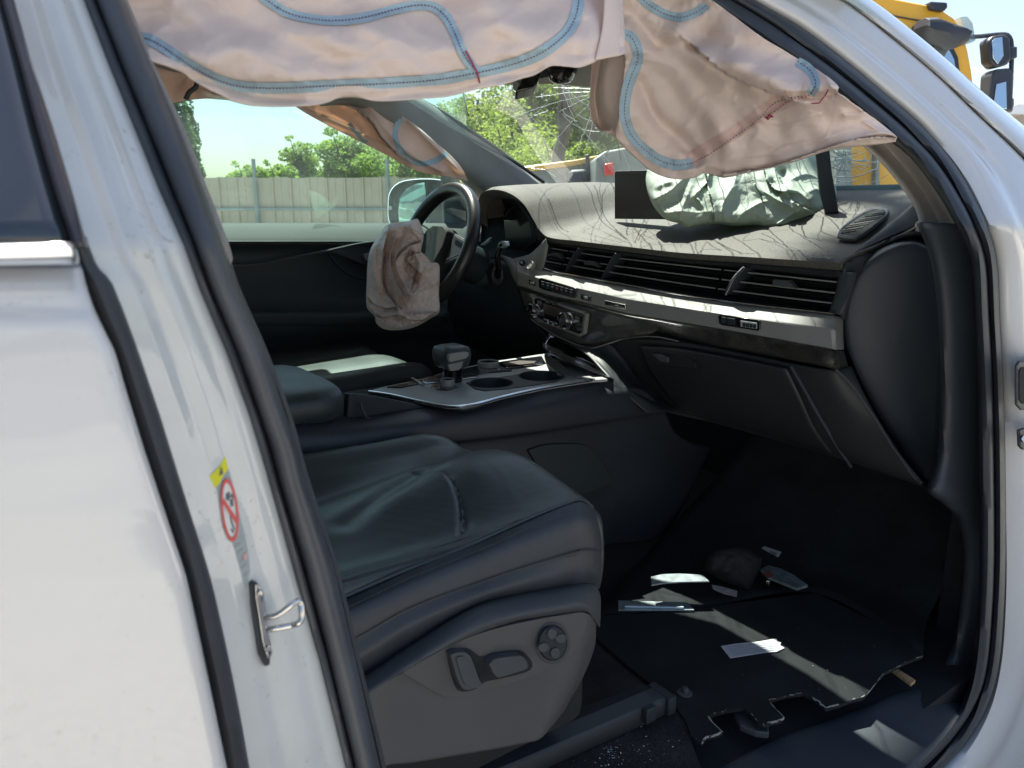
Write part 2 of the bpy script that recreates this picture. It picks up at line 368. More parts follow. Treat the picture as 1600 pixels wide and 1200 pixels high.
# ---- trees
def leaf_cloud(name, mtl, parent, blobs, n, size, seed, hang=0):
    rnd = random.Random(seed); vs = []; fs = []
    wts = [b[1][0] * b[1][1] * b[1][2] for b in blobs]; tot = sum(wts)
    for (c, r), w in zip(blobs, wts):
        for _ in range(int(n * w / tot) + 8):
            while True:
                p = Vector((rnd.uniform(-1, 1), rnd.uniform(-1, 1), rnd.uniform(-1, 1)))
                L = p.length
                if .2 < L < 1.0 + .22 * noise.noise(p * 2.2 + Vector(c)): break
            if L < .55 and rnd.random() < .5: continue
            q = Vector((c[0] + p.x * r[0], c[1] + p.y * r[1], c[2] + p.z * r[2]))
            if noise.noise(q * 1.1) < -.22: continue
            s = size * rnd.uniform(.55, 1.3)
            a = Vector((rnd.gauss(0, 1), rnd.gauss(0, 1), rnd.gauss(0, .7))).normalized()
            b = a.cross(Vector((rnd.gauss(0, 1), rnd.gauss(0, 1), rnd.gauss(0, 1)))).normalized()
            o = len(vs)
            vs += [q - a * s * .6, q + b * s * .35, q + a * s * .6 - Vector((0, 0, hang * s)), q - b * s * .35]; fs.append((o, o + 1, o + 2, o + 3))
    me = D.meshes.new(name); me.from_pydata([tuple(v) for v in vs], [], fs); me.update(); me.materials.append(mtl)
    o = D.objects.new(name, me); COL.objects.link(o); o.parent = parent; return o
def tree(name, label, px, dist, ytop, wpx, mtl, seed, n=4000, size=.13, ybot=None, kind='round', lean=0, group=None):
    d = ray(px, HORIZON); h = Vector((d.x, d.y, 0)); h *= dist / h.dot(FH)
    top = 1.3 + dist * (HORIZON - ytop) / FPX * 1.04; wid = wpx / FPX * dist
    t = empty(name, (h.x, h.y, 0)); tag(t, label, 'tree', group)
    rnd = random.Random(seed)
    ax = Vector((lean, 0, 0))
    mb = MB(); trk = [Vector((0, 0, -.05)), Vector((rnd.uniform(-.1, .1), 0, top * .25)), Vector((rnd.uniform(-.2, .2) + lean * .5, 0, top * .5)), Vector((lean, 0, top * .86))]
    r0 = .05 + top * .018
    mb.tube([Vector(v) for v in crom(trk, 14)], r0, 8, taper=r0 * .3)
    blobs = []
    if kind == 'round':
        low = top * .22
        nb = 13
        for i in range(nb):
            f = i / (nb - 1); z = low + (top - low) * (.12 + .76 * f)
            rr = wid * .5 * math.sqrt(max(.12, 1 - (2 * f - .85) ** 2 * .8)) * .62
            a = i * 2.4; off = wid * .5 - rr
            c = (math.cos(a) * off * .85 + lean * f, math.sin(a) * off * .85, min(z, top - rr * .55))
            blobs.append((c, (rr, rr, rr * .62)))
            mb.tube([(lean * f * .6, 0, z * .62), (c[0] * .5, c[1] * .5, z * .82), (c[0] * .9, c[1] * .9, c[2])], r0 * .35, 6, taper=r0 * .08)
    else:
        for i in range(12):
            f = i / 11; z = top * (.1 + .86 * f); rr = wid * .5 * (1 - .75 * f ** 1.6)
            blobs.append(((rnd.uniform(-.1, .1) * wid, rnd.uniform(-.1, .1) * wid, z), (rr, rr, top * .075)))
    mb.build('trunk', M['trunk'], t)
    leaf_cloud('crown', mtl, t, blobs, n, size, seed)
    return t
TG = 'trees beyond the fence'
tree('poplar_tree', 'tall narrow dark poplar at the left edge of the driver window', 288, 34, 110, 60, M['leaf_dark'], 3, 16000, .15, kind='tall', group=TG)
tree('poplar_tree', 'slimmer poplar just right of the tall dark one', 309, 36, 158, 34, M['leaf_dark'], 4, 9000, .14, kind='tall', group=TG)
tree('bush_tree', 'low round yellow-green tree at the left end of the tree row', 392, 27, 252, 70, M['leaf_bright'], 11, 11900, 0.102, group=TG)
tree('bush_tree', 'low bright tree behind the thin fence post', 440, 28, 250, 70, M['leaf_bright'], 12, 11900, 0.102, group=TG)
tree('broadleaf_tree', 'sparse twin-topped tree rising above the middle of the fence', 474, 32, 214, 72, M['leaf'], 13, 9996, 0.111, group=TG)
tree('broadleaf_tree', 'full green tree hiding behind the driver side airbag curtain', 545, 28, 205, 110, M['leaf'], 14, 21420, 0.111, group=TG)
tree('broadleaf_tree', 'bright tree directly left of the door mirror', 610, 27, 228, 120, M['leaf_bright'], 15, 21420, 0.111, group=TG)
tree('broadleaf_tree', 'tree seen over the steering wheel by the driver pillar', 690, 26, 215, 130, M['leaf'], 16, 21420, 0.111, group=TG)
WG = 'trees seen through the windscreen'
tree('broadleaf_tree', 'tall green tree left in the windscreen beside the driver pillar', 748, 22, 140, 170, M['leaf'], 21, 30400, 0.088, group=WG)
tree('broadleaf_tree', 'yellow-green tree low in the windscreen above the yellow rail', 800, 20, 190, 190, M['leaf_bright'], 22, 26600, 0.082, group=WG)
tree('broadleaf_tree', 'tallest tree in the windscreen below the rear-view mirror', 838, 24, 88, 190, M['leaf'], 23, 41800, 0.095, group=WG)
tree('broadleaf_tree', 'tree with a dark forked trunk right of the rear-view mirror', 920, 19, 80, 150, M['leaf'], 24, 24700, 0.082, group=WG)
tree('broadleaf_tree', 'pale tree half hidden by the torn airbag curtain', 985, 24, 60, 220, M['leaf_dark'], 25, 30400, 0.095, group=WG)
t = tree('broadleaf_tree', 'bright low tree in the middle of the windscreen behind the forked trunk', 870, 18, 215, 170, M['leaf_bright'], 26, 22800, 0.075, group=WG)
# added unseen tree; crown placed to shade the passenger end of the dash
bt = empty('broadleaf_tree', (3.6, -2.2, 0)); tag(bt, 'large unseen tree added right of the car to shade the dash', 'tree')
MB().tube([Vector(v) for v in crom([(0, 0, 0), (.1, .5, 2.5), (-.1, 2.0, 5), (-.3, 4.2, 7.4), (-.6, 5.8, 9.0)], 24)], .24, 10, taper=.08).build('trunk', M['trunk'], bt)
leaf_cloud('crown', M['leaf'], bt, [((-.45, 6.2, 9.2), (1.0, .95, .8)), ((-.3, 6.12, 8.9), (.9, .95, .9)), ((.5, 4.9, 9.4), (1.5, 1.5, .8)), ((-.4, 4.3, 8.6), (1.3, 1.4, .6))], 26000, .22, 77)
wh = empty('reflection_warehouse', (0, -30, 0)); tag(wh, 'long pale building added unseen behind the viewer for paint reflections', 'building')  # added out of view to give the white paint something to reflect
MB().box((0, -4, 3.0), 90, 8, 6.0).build('wall', M['fabric_grey'], wh, smooth=False)
MB().box((0, -4, 6.15), 91, 9, .3).build('roof', M['truck_grey'], wh, smooth=False)
for k in range(-5, 6):
    MB().box((k * 7.5, .03, 2.0), 3.2, .06, 3.6).build('roller_door', M['truck_grey'], wh, smooth=False)
# bare dark trunk with a fork
t = empty('dead_tree', fence_pt(876) * (16 / 22)); tag(t, 'dark leafless forked trunk standing in front of the windscreen trees', 'tree')
b0 = t.location
def TP(x, y, dd=16): return PD(x, y, dd * .98) - b0
MB().tube([Vector(v) for v in crom([TP(872, 330), TP(874, 290), TP(872, 245), TP(880, 215), TP(886, 180), TP(884, 130), TP(890, 80)], 24)], .17, 8, taper=.07).build('trunk', M['trunk'], t)
MB().tube([Vector(v) for v in crom([TP(880, 215), TP(874, 180), TP(876, 150), TP(870, 110)], 14)], .08, 7, taper=.03).build('branch', M['trunk'], t)
MB().tube([Vector(v) for v in crom([TP(884, 190), TP(900, 160), TP(908, 120)], 10)], .06, 7, taper=.03).build('branch', M['trunk'], t)

# ---- yellow tow truck parked ahead
TD = 6.2
HV = Vector((VF.x, VF.y, 0)).normalized()
def T(x, y, t=TD, off=0): return PD(x, y, t) + HV * off
truck = empty('yellow_truck', PD(1400, 900, TD) * 1); truck.location.z = 0
tl = truck.location.copy()
tag(truck, 'yellow truck with cab and black mirrors parked ahead of the car', 'truck')
def TR(x, y, off=0, t=TD): return T(x, y, t, off) - tl
cab = [TR(*p) for p in [(1290, -14), (1330, -12), (1385, -4), (1440, 6), (1472, 16), (1492, 30), (1504, 50), (1512, 78), (1518, 110), (1523, 150), (1527, 200), (1530, 260), (1532, 420), (1290, 420)]]
MB().prism(cab, HV * 2.2).build('cab', M['yellow'], truck, bevel=.03)
# recessed roof seam as a proud strip of body
MB().tube([Vector(v) for v in crom([TR(1360, 18, -.01), TR(1420, 30, -.01), TR(1470, 38, -.01), TR(1500, 52, -.01)], 20)], .006, 6).build('roof_seam', M['truck_dark'], truck)
win = [TR(*p, -.012) for p in [(1395, 70), (1470, 66), (1488, 74), (1496, 90), (1503, 150), (1505, 190), (1395, 190)]]
MB().prism(win, HV * .02).build('window_frame', M['truck_dark'], truck, bevel=.004)
win = [TR(*p, -.018) for p in [(1395, 78), (1465, 73), (1482, 80), (1489, 94), (1496, 150), (1497, 185), (1395, 185)]]
MB().prism(win, HV * .008).build('side_window', M['mirror'], truck, smooth=False)
MB().prism([TR(*p, -.06) for p in [(1447, 5), (1474, 7), (1475, 14), (1470, 20), (1450, 17)]], HV * .16).build('roof_light', M['truck_dark'], truck, bevel=.01)
mb = MB(); rows = []
for k, (w_, o_) in enumerate(((0, 0), (.6, .04), (1, .2), (1, .5), (.6, .7), (0, .74))):
    rows.append([TR(1424 + (x - 1424) * 1, 58 + (y - 58) * (.35 + .65 * w_), -.30 + o_ * .4) for x, y in [(1421, 50), (1423, 38), (1440, 37), (1458, 46), (1478, 55), (1486, 68), (1483, 78), (1470, 83), (1450, 74), (1430, 62)]])
mb.grid(rows, close_u=True); n_ = len(mb.v)
mb.f.append(tuple(range(10))); mb.f.append(tuple(range(n_ - 10, n_))); mb.build('side_mirror', M['truck_dark'], truck, bevel=.01)
MB().prism([TR(*p, -.02) for p in [(1498, 27), (1510, 26), (1518, 36), (1523, 64), (1515, 68), (1508, 50)]], HV * 1.9).build('sun_visor', glass('smoked_visor', (.55, .62, .62), .12, .25, (.6, .65, .66)), truck, bevel=.01)
MB().tube([Vector(v) for v in crom([TR(1506, 58), TR(1530, 57), (TR(1560, 54)), TR(1574, 55), TR(1580, 66), TR(1580, 110), TR(1577, 175)], 40)], .018, 8).build('mirror_arm', M['truck_dark'], truck)
MB().prism([TR(*p, -.04) for p in [(1494, 55), (1505, 56), (1510, 62), (1503, 71), (1499, 68)]], HV * .08).build('arm_bracket', M['truck_dark'], truck, bevel=.008)
def slab(name, pts, m, th, off, bev=.012, par=None): return MB().prism([TR(*p, off) for p in pts], HV * th).build(name, m, par or truck, bevel=bev)
mh = slab('mirror_head', [(1536, 66), (1542, 59), (1562, 56), (1571, 62), (1573, 95), (1566, 104), (1548, 108), (1539, 98)], M['truck_dark'], .14, -.07, .02)
slab('mirror_face', [(1540, 68), (1545, 63), (1556, 61), (1558, 90), (1549, 103), (1542, 94)], M['mirror'], .01, -.085, .002, mh)
mh = slab('mirror_head', [(1541, 118), (1548, 110), (1570, 108), (1575, 116), (1576, 176), (1538, 176)], M['truck_dark'], .16, -.07, .02)
slab('mirror_face', [(1547, 134), (1562, 130), (1563, 172), (1542, 172)], M['mirror'], .01, -.085, .002, mh)
slab('mirror_clamp', [(1572, 75), (1584, 74), (1584, 92), (1574, 95)], M['truck_dark'], .1, -.05)
slab('mirror_clamp', [(1572, 156), (1579, 154), (1579, 168), (1573, 170)], M['truck_dark'], .1, -.05)
# body, bed and rail that run left past the windscreen
slab('cab_step_panel', [(1240, 215), (1420, 215), (1420, 420), (1240, 420)], M['yellow'], 2.0, -.05, .02)
slab('filler_column', [(1286, 215), (1310, 215), (1311, 420), (1287, 420)], M['truck_grey'], .3, -.25, .02)
slab('filler_column', [(1358, 215), (1364, 215), (1364, 420), (1356, 420)], M['truck_grey'], .08, -.12, .01)
slab('step_shade_panel', [(1312, 262), (1345, 262), (1345, 420), (1312, 420)], mat('truck_yellow_shadow_panel', (.55, .30, .03), .5), .02, -.075, .004)  # shade put into a darker yellow on a slab standing proud
def TB(x, y, off=0): return T(x, y, 7.0, off) - tl
def bslab(name, pts, m, th, off, bev=.012, par=None): return MB().prism([TB(*p, off) for p in pts], HV * th).build(name, m, par or truck, bevel=bev)
bslab('crane_base', [(722, 283), (768, 283), (768, 352), (722, 352)], M['yellow'], .6, -.4, .02)
bslab('bed_rail', [(735, 281), (806, 262), (900, 250), (985, 233), (1240, 190), (1240, 200), (985, 243), (900, 259), (806, 271), (735, 290)], M['yellow'], .12, -.06, .01)
bslab('bed_side', [(735, 290), (806, 271), (985, 243), (1240, 200), (1240, 420), (735, 420)], M['truck_grey'], 1.8, 0, .01)
bslab('tool_box', [(920, 254), (934, 243), (970, 237), (1000, 237), (1000, 300), (920, 300)], M['truck_grey'], .5, -.6, .03)
bslab('tail_lamp', [(931, 262), (944, 260), (945, 277), (932, 278)], M['red'], .05, -.66, .01)
bslab('bed_post', [(913, 243), (919, 242), (928, 420), (921, 420)], M['truck_dark'], .06, -.12, .01)
bslab('winch_drum', [(886, 268), (912, 266), (912, 300), (886, 300)], M['truck_dark'], .4, -.3, .03)
for k, px in enumerate((1180, 850)):
    c = TB(px, 600, -.1); c.z = .5
    A_ = VR; B_ = Vector((0, 0, 1)); mb = MB(); rows = []
    for r_, o_ in ((.26, .02), (.30, 0), (.46, -.02), (.50, .03), (.50, .25), (.3, .3)):
        rows.append([c + A_ * math.cos(a * math.pi / 12) * r_ + B_ * math.sin(a * math.pi / 12) * r_ + HV * o_ for a in range(24)])
    mb.grid(rows, close_u=True).build('wheel', M['rubber'], truck)

# ---- vehicles / roofs glimpsed at the edges
van = empty('white_van', PD(700, 320, 9)); van.location.z = 0; vl = van.location.copy()
tag(van, 'white van glimpsed between the door mirror and the steering wheel', 'van')
def vs_(name, pts, m, th, off): return MB().prism([PD(x, y, 9) + HV * off - vl for x, y in pts], HV * th).build(name, m, van, bevel=.02)
vs_('body', [(650, 292), (662, 284), (735, 286), (748, 306), (790, 322), (800, 480), (650, 480)], M['skyline_white'], 1.8, 0)
vs_('window', [(676, 291), (728, 292), (738, 306), (738, 312), (676, 312)], M['dark_window'], .02, -.015)
vs_('window', [(676, 322), (735, 322), (735, 338), (676, 338)], M['dark_window'], .02, -.015)
vs_('bumper', [(648, 420), (802, 425), (802, 445), (648, 440)], M['truck_dark'], .1, -.08)
bl = empty('low_building', PD(1620, 300, 24)); bl.location.z = 0; b_ = bl.location.copy()
tag(bl, 'pale low building with a light roof at the right edge behind the truck mirrors', 'building')
MB().prism([PD(x, y, 24) - b_ for x, y in [(1560, 176), (1900, 176), (1900, 420), (1560, 420)]], HV * 6).build('wall', M['fabric_grey'], bl, smooth=False)
MB().prism([PD(x, y, 23.6) - b_ for x, y in [(1545, 178), (1590, 163), (1900, 160), (1900, 178)]], HV * 7).build('roof', M['skyline_white'], bl, smooth=False)

# =================================================================== THE CAR
car = empty('crashed_car', (0, 0, 0))
tag(car, 'crash-damaged white car with black leather cabin and deployed airbags', 'car')

# ---------------- rear door at the left edge
def tum(y): return max(0, (380 - y) / 380) * .10
YS = [-60, 0, 100, 200, 290, 375]
SKR = [(380, 117), (418, 126), (450, 133), (487, 146), (550, 177), (650, 205), (750, 238), (900, 288), (1050, 321), (1200, 352), (1300, 368)]
door = empty('rear_door', (0, 0, 0), car)
def bulge(y): return .418 + .020 * max(0, (487 - y) / 73) ** 1.2 - .010 * math.sin(max(0, min(1, (y - 487) / 700)) * math.pi)
rows = []
for y in [414, 422, 440, 462, 484, 500, 550, 600, 700, 800, 900, 1000, 1100, 1200, 1320]:
    xr = interp(SKR, y)
    rows.append([PY(x, y, bulge(y) + (.004 if 470 < y < 490 else 0) + o_) for x, o_ in ((-420, 0), (-150, 0), (0, 0), (xr - 12, 0), (xr - 5, .0015), (xr, .006), (xr + 2, .018))])
# door skin, rows top to bottom
MB().grid(loftrows(rows, 40, 90, linv=True)).build('door_skin', M['paint'], door, solid=.001, angle=60)
st = [[PY(x, y, .412 + o_) for x, y, o_ in r] for r in (
    [(-420, 386, .012), (0, 384, .012), (108, 380, .012), (114, 381, .016)], [(-420, 386, 0), (0, 384, 0), (108, 381, 0), (114, 383, .006)],
    [(-420, 398, -.004), (0, 397, -.004), (112, 395, -.004), (118, 396, .004)], [(-420, 413, 0), (0, 412, 0), (116, 410, 0), (122, 410, .006)], [(-420, 413, .012), (0, 412, .012), (116, 410, .012), (122, 410, .014)])]
loft('chrome_strip', st, 30, 14, M['chrome_strip'], door, lin=True, linv=True, angle=30)
gp = [[PY(x, y, .43 + tum(y)) for x in (-420, 0, xr)] for y, xr in ((-60, 0), (0, 12), (100, 38), (200, 62), (290, 88), (384, 118))]
loft('window_glass', gp, 12, 14, M['dark_window'], door, solid=.004)
FRL = [(-60, -8), (0, 6), (100, 34), (200, 60), (290, 86), (384, 117)]
FRR = [(-60, 4), (0, 20), (100, 47), (200, 80), (300, 110), (384, 133)]
rows = []
for y in (-60, 0, 60, 100, 150, 200, 250, 300, 340, 386):
    l_, r_ = interp(FRL, y), interp(FRR, y)
    rows.append([PY(l_ + (r_ - l_) * f, y, .424 + tum(y) + o) for f, o in ((0, .004), (.12, 0), (.5, -.002), (.85, 0), (1, .008), (1.02, .03))])
loft('window_frame', rows, 16, 40, mat('black_window_frame', (.035, .030, .032), .3, coat=.5, var=.3, vscale=10), door)
# dark inner trim of the rear door seen through its glass and a belt reflected in it
MB().tube([Vector(v) for v in crom([PY(5, 160, .60), PY(18, 200, .60), PY(50, 270, .62), PY(75, 360, .64)], 20)], .004, 8).build('belt_webbing', M['rubber'], door)
# black gap seal between rear door and pillar
GL = [(300, 105), (384, 118), (418, 127), (450, 134), (487, 147), (550, 178), (650, 206), (750, 239), (900, 289), (1050, 322), (1200, 352), (1300, 368)]
GR = [(300, 111), (384, 135), (420, 150), (436, 168), (450, 175), (487, 190), (550, 213), (650, 247), (750, 278), (900, 325), (1050, 360), (1200, 387), (1300, 404)]
rows = []
for y in (370, 384, 400, 418, 430, 440, 450, 470, 487, 520, 550, 600, 650, 700, 750, 800, 900, 1000, 1100, 1200, 1300):
    l_, r_ = interp(GL, y), interp(GR, y)
    rows.append([PY(l_ - 6 + (r_ - l_ + 7) * f, y, .452 + o) for f, o in ((0, .012), (.2, .004), (.5, -.004), (.8, .0), (.92, .004), (1, .012))])
loft('door_edge_seal', rows, 20, 90, M['rubber'], door, angle=50)

# ---------------- B-pillar jamb
PLL = [(-60, 4), (0, 19), (100, 46), (200, 79), (300, 109), (384, 134), (420, 149), (436, 165), (450, 172), (487, 186), (550, 208), (650, 243), (750, 274), (900, 321), (1050, 356), (1200, 383), (1300, 400)]
PRR = [(-60, 100), (0, 126), (100, 164), (200, 204), (300, 244), (384, 282), (450, 306), (550, 348), (650, 384), (750, 413), (917, 459), (1033, 493), (1200, 534), (1300, 556)]
PROF = [(-.08, .012), (0, .0), (.1, -.001), (.26, -.003), (.36, .004), (.42, .008), (.5, .002), (.6, -.005), (.7, -.007), (.78, -.002), (.85, .003), (.93, -.001), (1.0, .002), (1.06, .016)]
def pil_y(x, y):
    l_, r_ = interp(PLL, y), interp(PRR, y); f = (x - l_) / (r_ - l_)
    k = .36 - .15 * sstep(500, 760, y)      # the pressing flattens lower down
    return .462 + tum(y) + .030 * f + interp(PROF, f) * k
def pil(x, y, off=0): 
    d = ray(x, y); Y = pil_y(x, y) + off; return CAM + d * (Y / d.y)
rows = []
for i in range(100):
    y = -60 + 1370 * i / 99; l_, r_ = interp(PLL, y), interp(PRR, y)
    rows.append([pil(l_ + (r_ - l_) * (-.08 + 1.14 * j / 40), y) for j in range(41)])
MB().grid(rows).build('door_pillar', M['jamb'], car, solid=.002, angle=60)

# warning label on the pillar
lab = [((336, 763), (357, 731)), (((342, 785), (363, 752))), ((349, 815), (370, 790)), ((357, 845), (380, 825)), ((366, 880), (388, 862)), ((374, 905), (391, 893)), ((381, 930), (386, 918))]
stick = MB().grid([[pil(a_[0] + (b_[0] - a_[0]) * f / 6, a_[1] + (b_[1] - a_[1]) * f / 6, -.0013) for f in range(7)] for a_, b_ in lab]).build('warning_label', M['sticker_grey'], car, smooth=False)
def spr(name, pts, m, off): return MB().prism([pil(*p, -off) for p in pts], (0, .0003, 0)).build(name, m, stick, smooth=False)
spr('yellow_header', [(327, 744), (335, 737), (344, 728), (352, 713), (357, 733), (350, 741), (344, 754), (336, 763)], M['sticker_yellow'], .0016)
spr('warning_triangle', [(343, 744), (346, 729), (349, 740)], M['ink'], .0024)
def ell(cx, cy, a, b, rot, n=36):
    return [(cx + a * math.cos(t) * math.cos(rot) - b * math.sin(t) * math.sin(rot), cy + a * math.cos(t) * math.sin(rot) + b * math.sin(t) * math.cos(rot)) for t in [2 * math.pi * i / n for i in range(n)]]
spr('white_disc', ell(359, 797, 11, 46, -.10), M['sticker_white'], .0019)
o_, i_ = ell(359, 797, 13, 49.5, -.10), ell(359, 797, 9.8, 43, -.10)
mb = MB().grid([[pil(*p, -.0026) for p in o_], [pil(*p, -.0026) for p in i_]], close_u=True); mb.build('red_ring', M['sticker_red'], stick, smooth=False, solid=.0003)
MB().add([pil(*p, -.003) for p in [(348, 786), (350, 779), (371, 812), (370, 820)]], [(0, 1, 2, 3)]).build('red_slash', M['sticker_red'], stick, smooth=False, solid=.0003)
for k, q in enumerate(([(353, 772), (358, 768), (361, 776), (357, 783), (353, 780)], [(359, 782), (364, 778), (365, 790), (361, 792)], [(362, 770), (365, 776), (364, 780), (361, 776)])):
    spr('seat_pictogram', q, M['ink'], .0022)
MB().tube([pil(*p, -.0025) for p in [(360, 806), (362, 816), (366, 826), (364, 832), (361, 826)]], .0004, 5).build('child_outline', M['ink'], stick)
for (x, y, w_) in ((372, 852, 7), (375, 862, 8), (379, 874, 7), (381, 886, 6), (384, 898, 5)):
    spr('print_line', [(x - w_ / 2, y), (x + w_ / 2, y - 6), (x + w_ / 2 + .8, y - 2), (x - w_ / 2 + .8, y + 4)], M['print_grey'], .0016)
spr('print_mark', [(380, 868), (385, 862), (387, 872), (382, 877)], mat('print_pink', (.55, .33, .33), .5), .002)

# striker
base = [(391, 914), (396, 909), (403, 912), (410, 922), (413, 940), (414, 958), (417, 985), (423, 1012), (422, 1039), (414, 1042), (405, 1024), (399, 985), (394, 950)]
strk = MB().prism([pil(*p, -.005) for p in base], (0, .006, 0)).build('striker_plate', M['rubber'], car, bevel=.0006)
face = [(399, 914), (405, 915), (411, 926), (415, 944), (416, 962), (419, 985), (424, 1008), (422, 1030), (417, 1028), (410, 1000), (405, 965), (400, 935)]
MB().prism([pil(*p, -.0075) for p in face], (0, .0026, 0)).build('chrome_face', M['steel'], strk, bevel=.0005)
lp = [(413, 964, -.006), (428, 963, -.012), (440, 957, -.018), (455, 945, -.024), (463, 940, -.026), (469, 942, -.028), (471, 955, -.029), (471, 966, -.029), (467, 973, -.028), (455, 977, -.022), (436, 981, -.014), (415, 984, -.006)]
MB().tube([Vector(v) for v in crom([pil(x, y, o) for x, y, o in lp], 60)], .0021, 14).build('striker_loop', M['steel'], strk)
for (x, y) in ((407, 932), (420, 1018)):
    MB().grid([[pil(x + r_ * math.cos(a), y + r_ * 1.9 * math.sin(a), -.008 - h_) for a in [k * math.pi / 8 for k in range(16)]] for r_, h_ in ((5.2, 0), (4.4, .0018), (2.4, .002), (2, .0008), (0, .0008))], close_u=True).build('bolt', M['steel'], strk)
# round plug in the pillar
MB().grid([[pil(x_, y_, -h_) for x_, y_ in ell(322, 804, a, a * 1.6, -.3, 20)] for a, h_ in ((9, -.0006), (7.5, .0012), (5.5, .0014), (0, .0009))], close_u=True).build('body_plug', M['jamb'], car)

# ---------------- front door weather seal on the B side, with the inner trim edge
SRR = [(-60, 165), (0, 191), (100, 233), (200, 277), (300, 317), (384, 346), (450, 368), (550, 412), (650, 445), (700, 465), (750, 476), (883, 519), (1033, 554), (1200, 592), (1300, 612)]
rows = []
for i in range(90):
    y = -60 + 1370 * i / 89; l_, r_ = interp(PRR, y) - 2, interp(SRR, y); r = []
    for f, o in ((0, .020), (.06, .010), (.14, .002), (.24, -.002), (.32, .003), (.37, .014), (.42, .003), (.52, -.004), (.7, -.007), (.86, -.004), (.95, .004), (1, .016), (1.03, .05)):
        x = l_ + (r_ - l_) * f; w = 1.0 + .8 * noise.noise(Vector((y * .01, f * 3, 0))) * .15
        r.append(PY(x, y, .492 + tum(y) + o * w))
    rows.append(r)
MB().grid(loftrows(rows, 34, 120, linv=True)).build('pillar_weather_seal', M['seal_b'], car, solid=.001, angle=70)
rows = []
for y, a, b in ((-60, 150, 170), (0, 180, 196), (100, 226, 238), (200, 272, 284), (300, 312, 323), (375, 340, 352), (408, 352, 361), (414, 354, 358)):
    rows.append([PY(a, y, .54 + tum(y)), PY((a + b) / 2, y, .528 + tum(y)), PY(b, y, .532 + tum(y)), PY(b + 1, y, .60 + tum(y))])
loft('pillar_inner_trim', rows, 12, 50, M['fabric_grey'], car)
rows = []
for y, a, b in ((405, 352, 356), (450, 366, 371), (550, 408, 415), (650, 443, 452), (750, 472, 480), (883, 515, 524), (1033, 550, 560), (1200, 588, 600), (1300, 608, 620)):
    rows.append([PY(a, y, .54), PY((a + b) / 2, y, .525), PY(b, y, .53), PY(b + 2, y, .60)])
loft('pillar_lower_trim', rows, 12, 60, M['plastic_grey'], car)

# ---------------- A-pillar, hinge pillar and wing seen through the open front doorway
def tumA(y): return .27 * max(0, min(1.3, 1 - y / 350))
A0 = [(1075, -80), (1120, -40), (1180, 0), (1253, 43), (1320, 93), (1387, 149), (1440, 195), (1480, 240), (1507, 280), (1528, 320), (1540, 345), (1557, 400), (1563, 500), (1568, 600), (1571, 700), (1572, 867), (1569, 950), (1562, 1033), (1546, 1096), (1517, 1150), (1478, 1197), (1420, 1250)]
AI = [(960, -80), (1020, -40), (1095, 0), (1180, 56), (1270, 116), (1340, 172), (1400, 222), (1424, 243), (1453, 280), (1479, 320), (1495, 350), (1517, 400), (1523, 467), (1528, 567), (1530, 700), (1531, 900), (1521, 1033), (1508, 1087), (1471, 1142), (1400, 1205), (1330, 1250)]
A1 = [(1190, -80), (1245, -40), (1317, 0), (1387, 53), (1467, 120), (1533, 184), (1600, 248), (1640, 300), (1665, 360), (1680, 440), (1688, 560), (1690, 700), (1690, 850), (1680, 1000), (1660, 1120), (1620, 1220), (1560, 1300)]
A2 = [(1240, -80), (1290, -40), (1360, 0), (1400, 29), (1467, 83), (1520, 131), (1573, 176), (1640, 232), (1700, 300), (1740, 400), (1760, 600), (1780, 900), (1760, 1100), (1700, 1300)]
NA = 90
c0, ci, c1, c2 = [crom(t_, NA) for t_ in (A0, AI, A1, A2)]
rows = []
for i in range(NA):
    r = []
    def pt(fr, o):                         # fr 0..1 from seal to crease, 1..2 from crease to outline
        a, b, f = (c0[i], c1[i], fr) if fr <= 1 else (c1[i], c2[i], fr - 1)
        x, y = a * (1 - f) + b * f; return PY(x, y, .50 + tumA(y) + o)
    for fr, o in ((-.06, .03), (0, .012), (.08, .004), (.2, -.004), (.34, -.010), (.46, -.006), (.60, -.012), (.85, -.018), (.94, -.020), (.97, -.017), (1.0, -.010), (1.05, -.018), (1.15, -.026), (1.5, -.030), (1.8, -.018), (1.95, -.002), (2.0, .02), (2.0, .06)):
        r.append(pt(fr, o))
    rows.append(r)
MB().grid(loftrows(rows, 60, 140, linv=True)).build('windscreen_pillar', M['paint'], car, solid=.002, angle=70)
rows = []
for i in range(NA):
    r = []
    for f, o in ((-.10, .09), (-.02, .05), (0, .03), (.08, .012), (.2, .002), (.4, -.002), (.52, .002), (.57, .012), (.62, .002), (.76, -.005), (.9, -.003), (.97, .006), (1.0, .02)):
        x, y = ci[i] * (1 - f) + c0[i] * f; r.append(PY(x, y, .502 + tumA(y) + o))
    rows.append(r)
MB().grid(loftrows(rows, 40, 140, linv=True)).build('doorway_weather_seal', M['rubber'], car, solid=.001, angle=70)
# hinge hardware on the hinge pillar
hg = MB().prism([PY(x, y, .468) for x, y in [(1589, 572), (1594, 564), (1640, 562), (1640, 642), (1596, 641), (1589, 633)]], (0, .004, 0)).build('door_check_frame', M['rubber'], car, bevel=.003)
MB().prism([PY(x, y, .4665) for x, y in [(1593, 580), (1597, 574), (1640, 573), (1640, 631), (1598, 631), (1593, 625)]], (0, .004, 0)).build('opening', M['black'], hg, bevel=.001)
hb = MB().prism([PY(x, y, .462) for x, y in [(1593, 673), (1602, 669), (1640, 668), (1640, 702), (1599, 703), (1594, 698)]], (0, .005, 0)).build('hinge_bracket', M['rubber'], car, bevel=.002)
MB().tube([PY(1603, 686, .463), PY(1603, 686, .452)], .006, 6).build('bolt', M['steel'], hb)

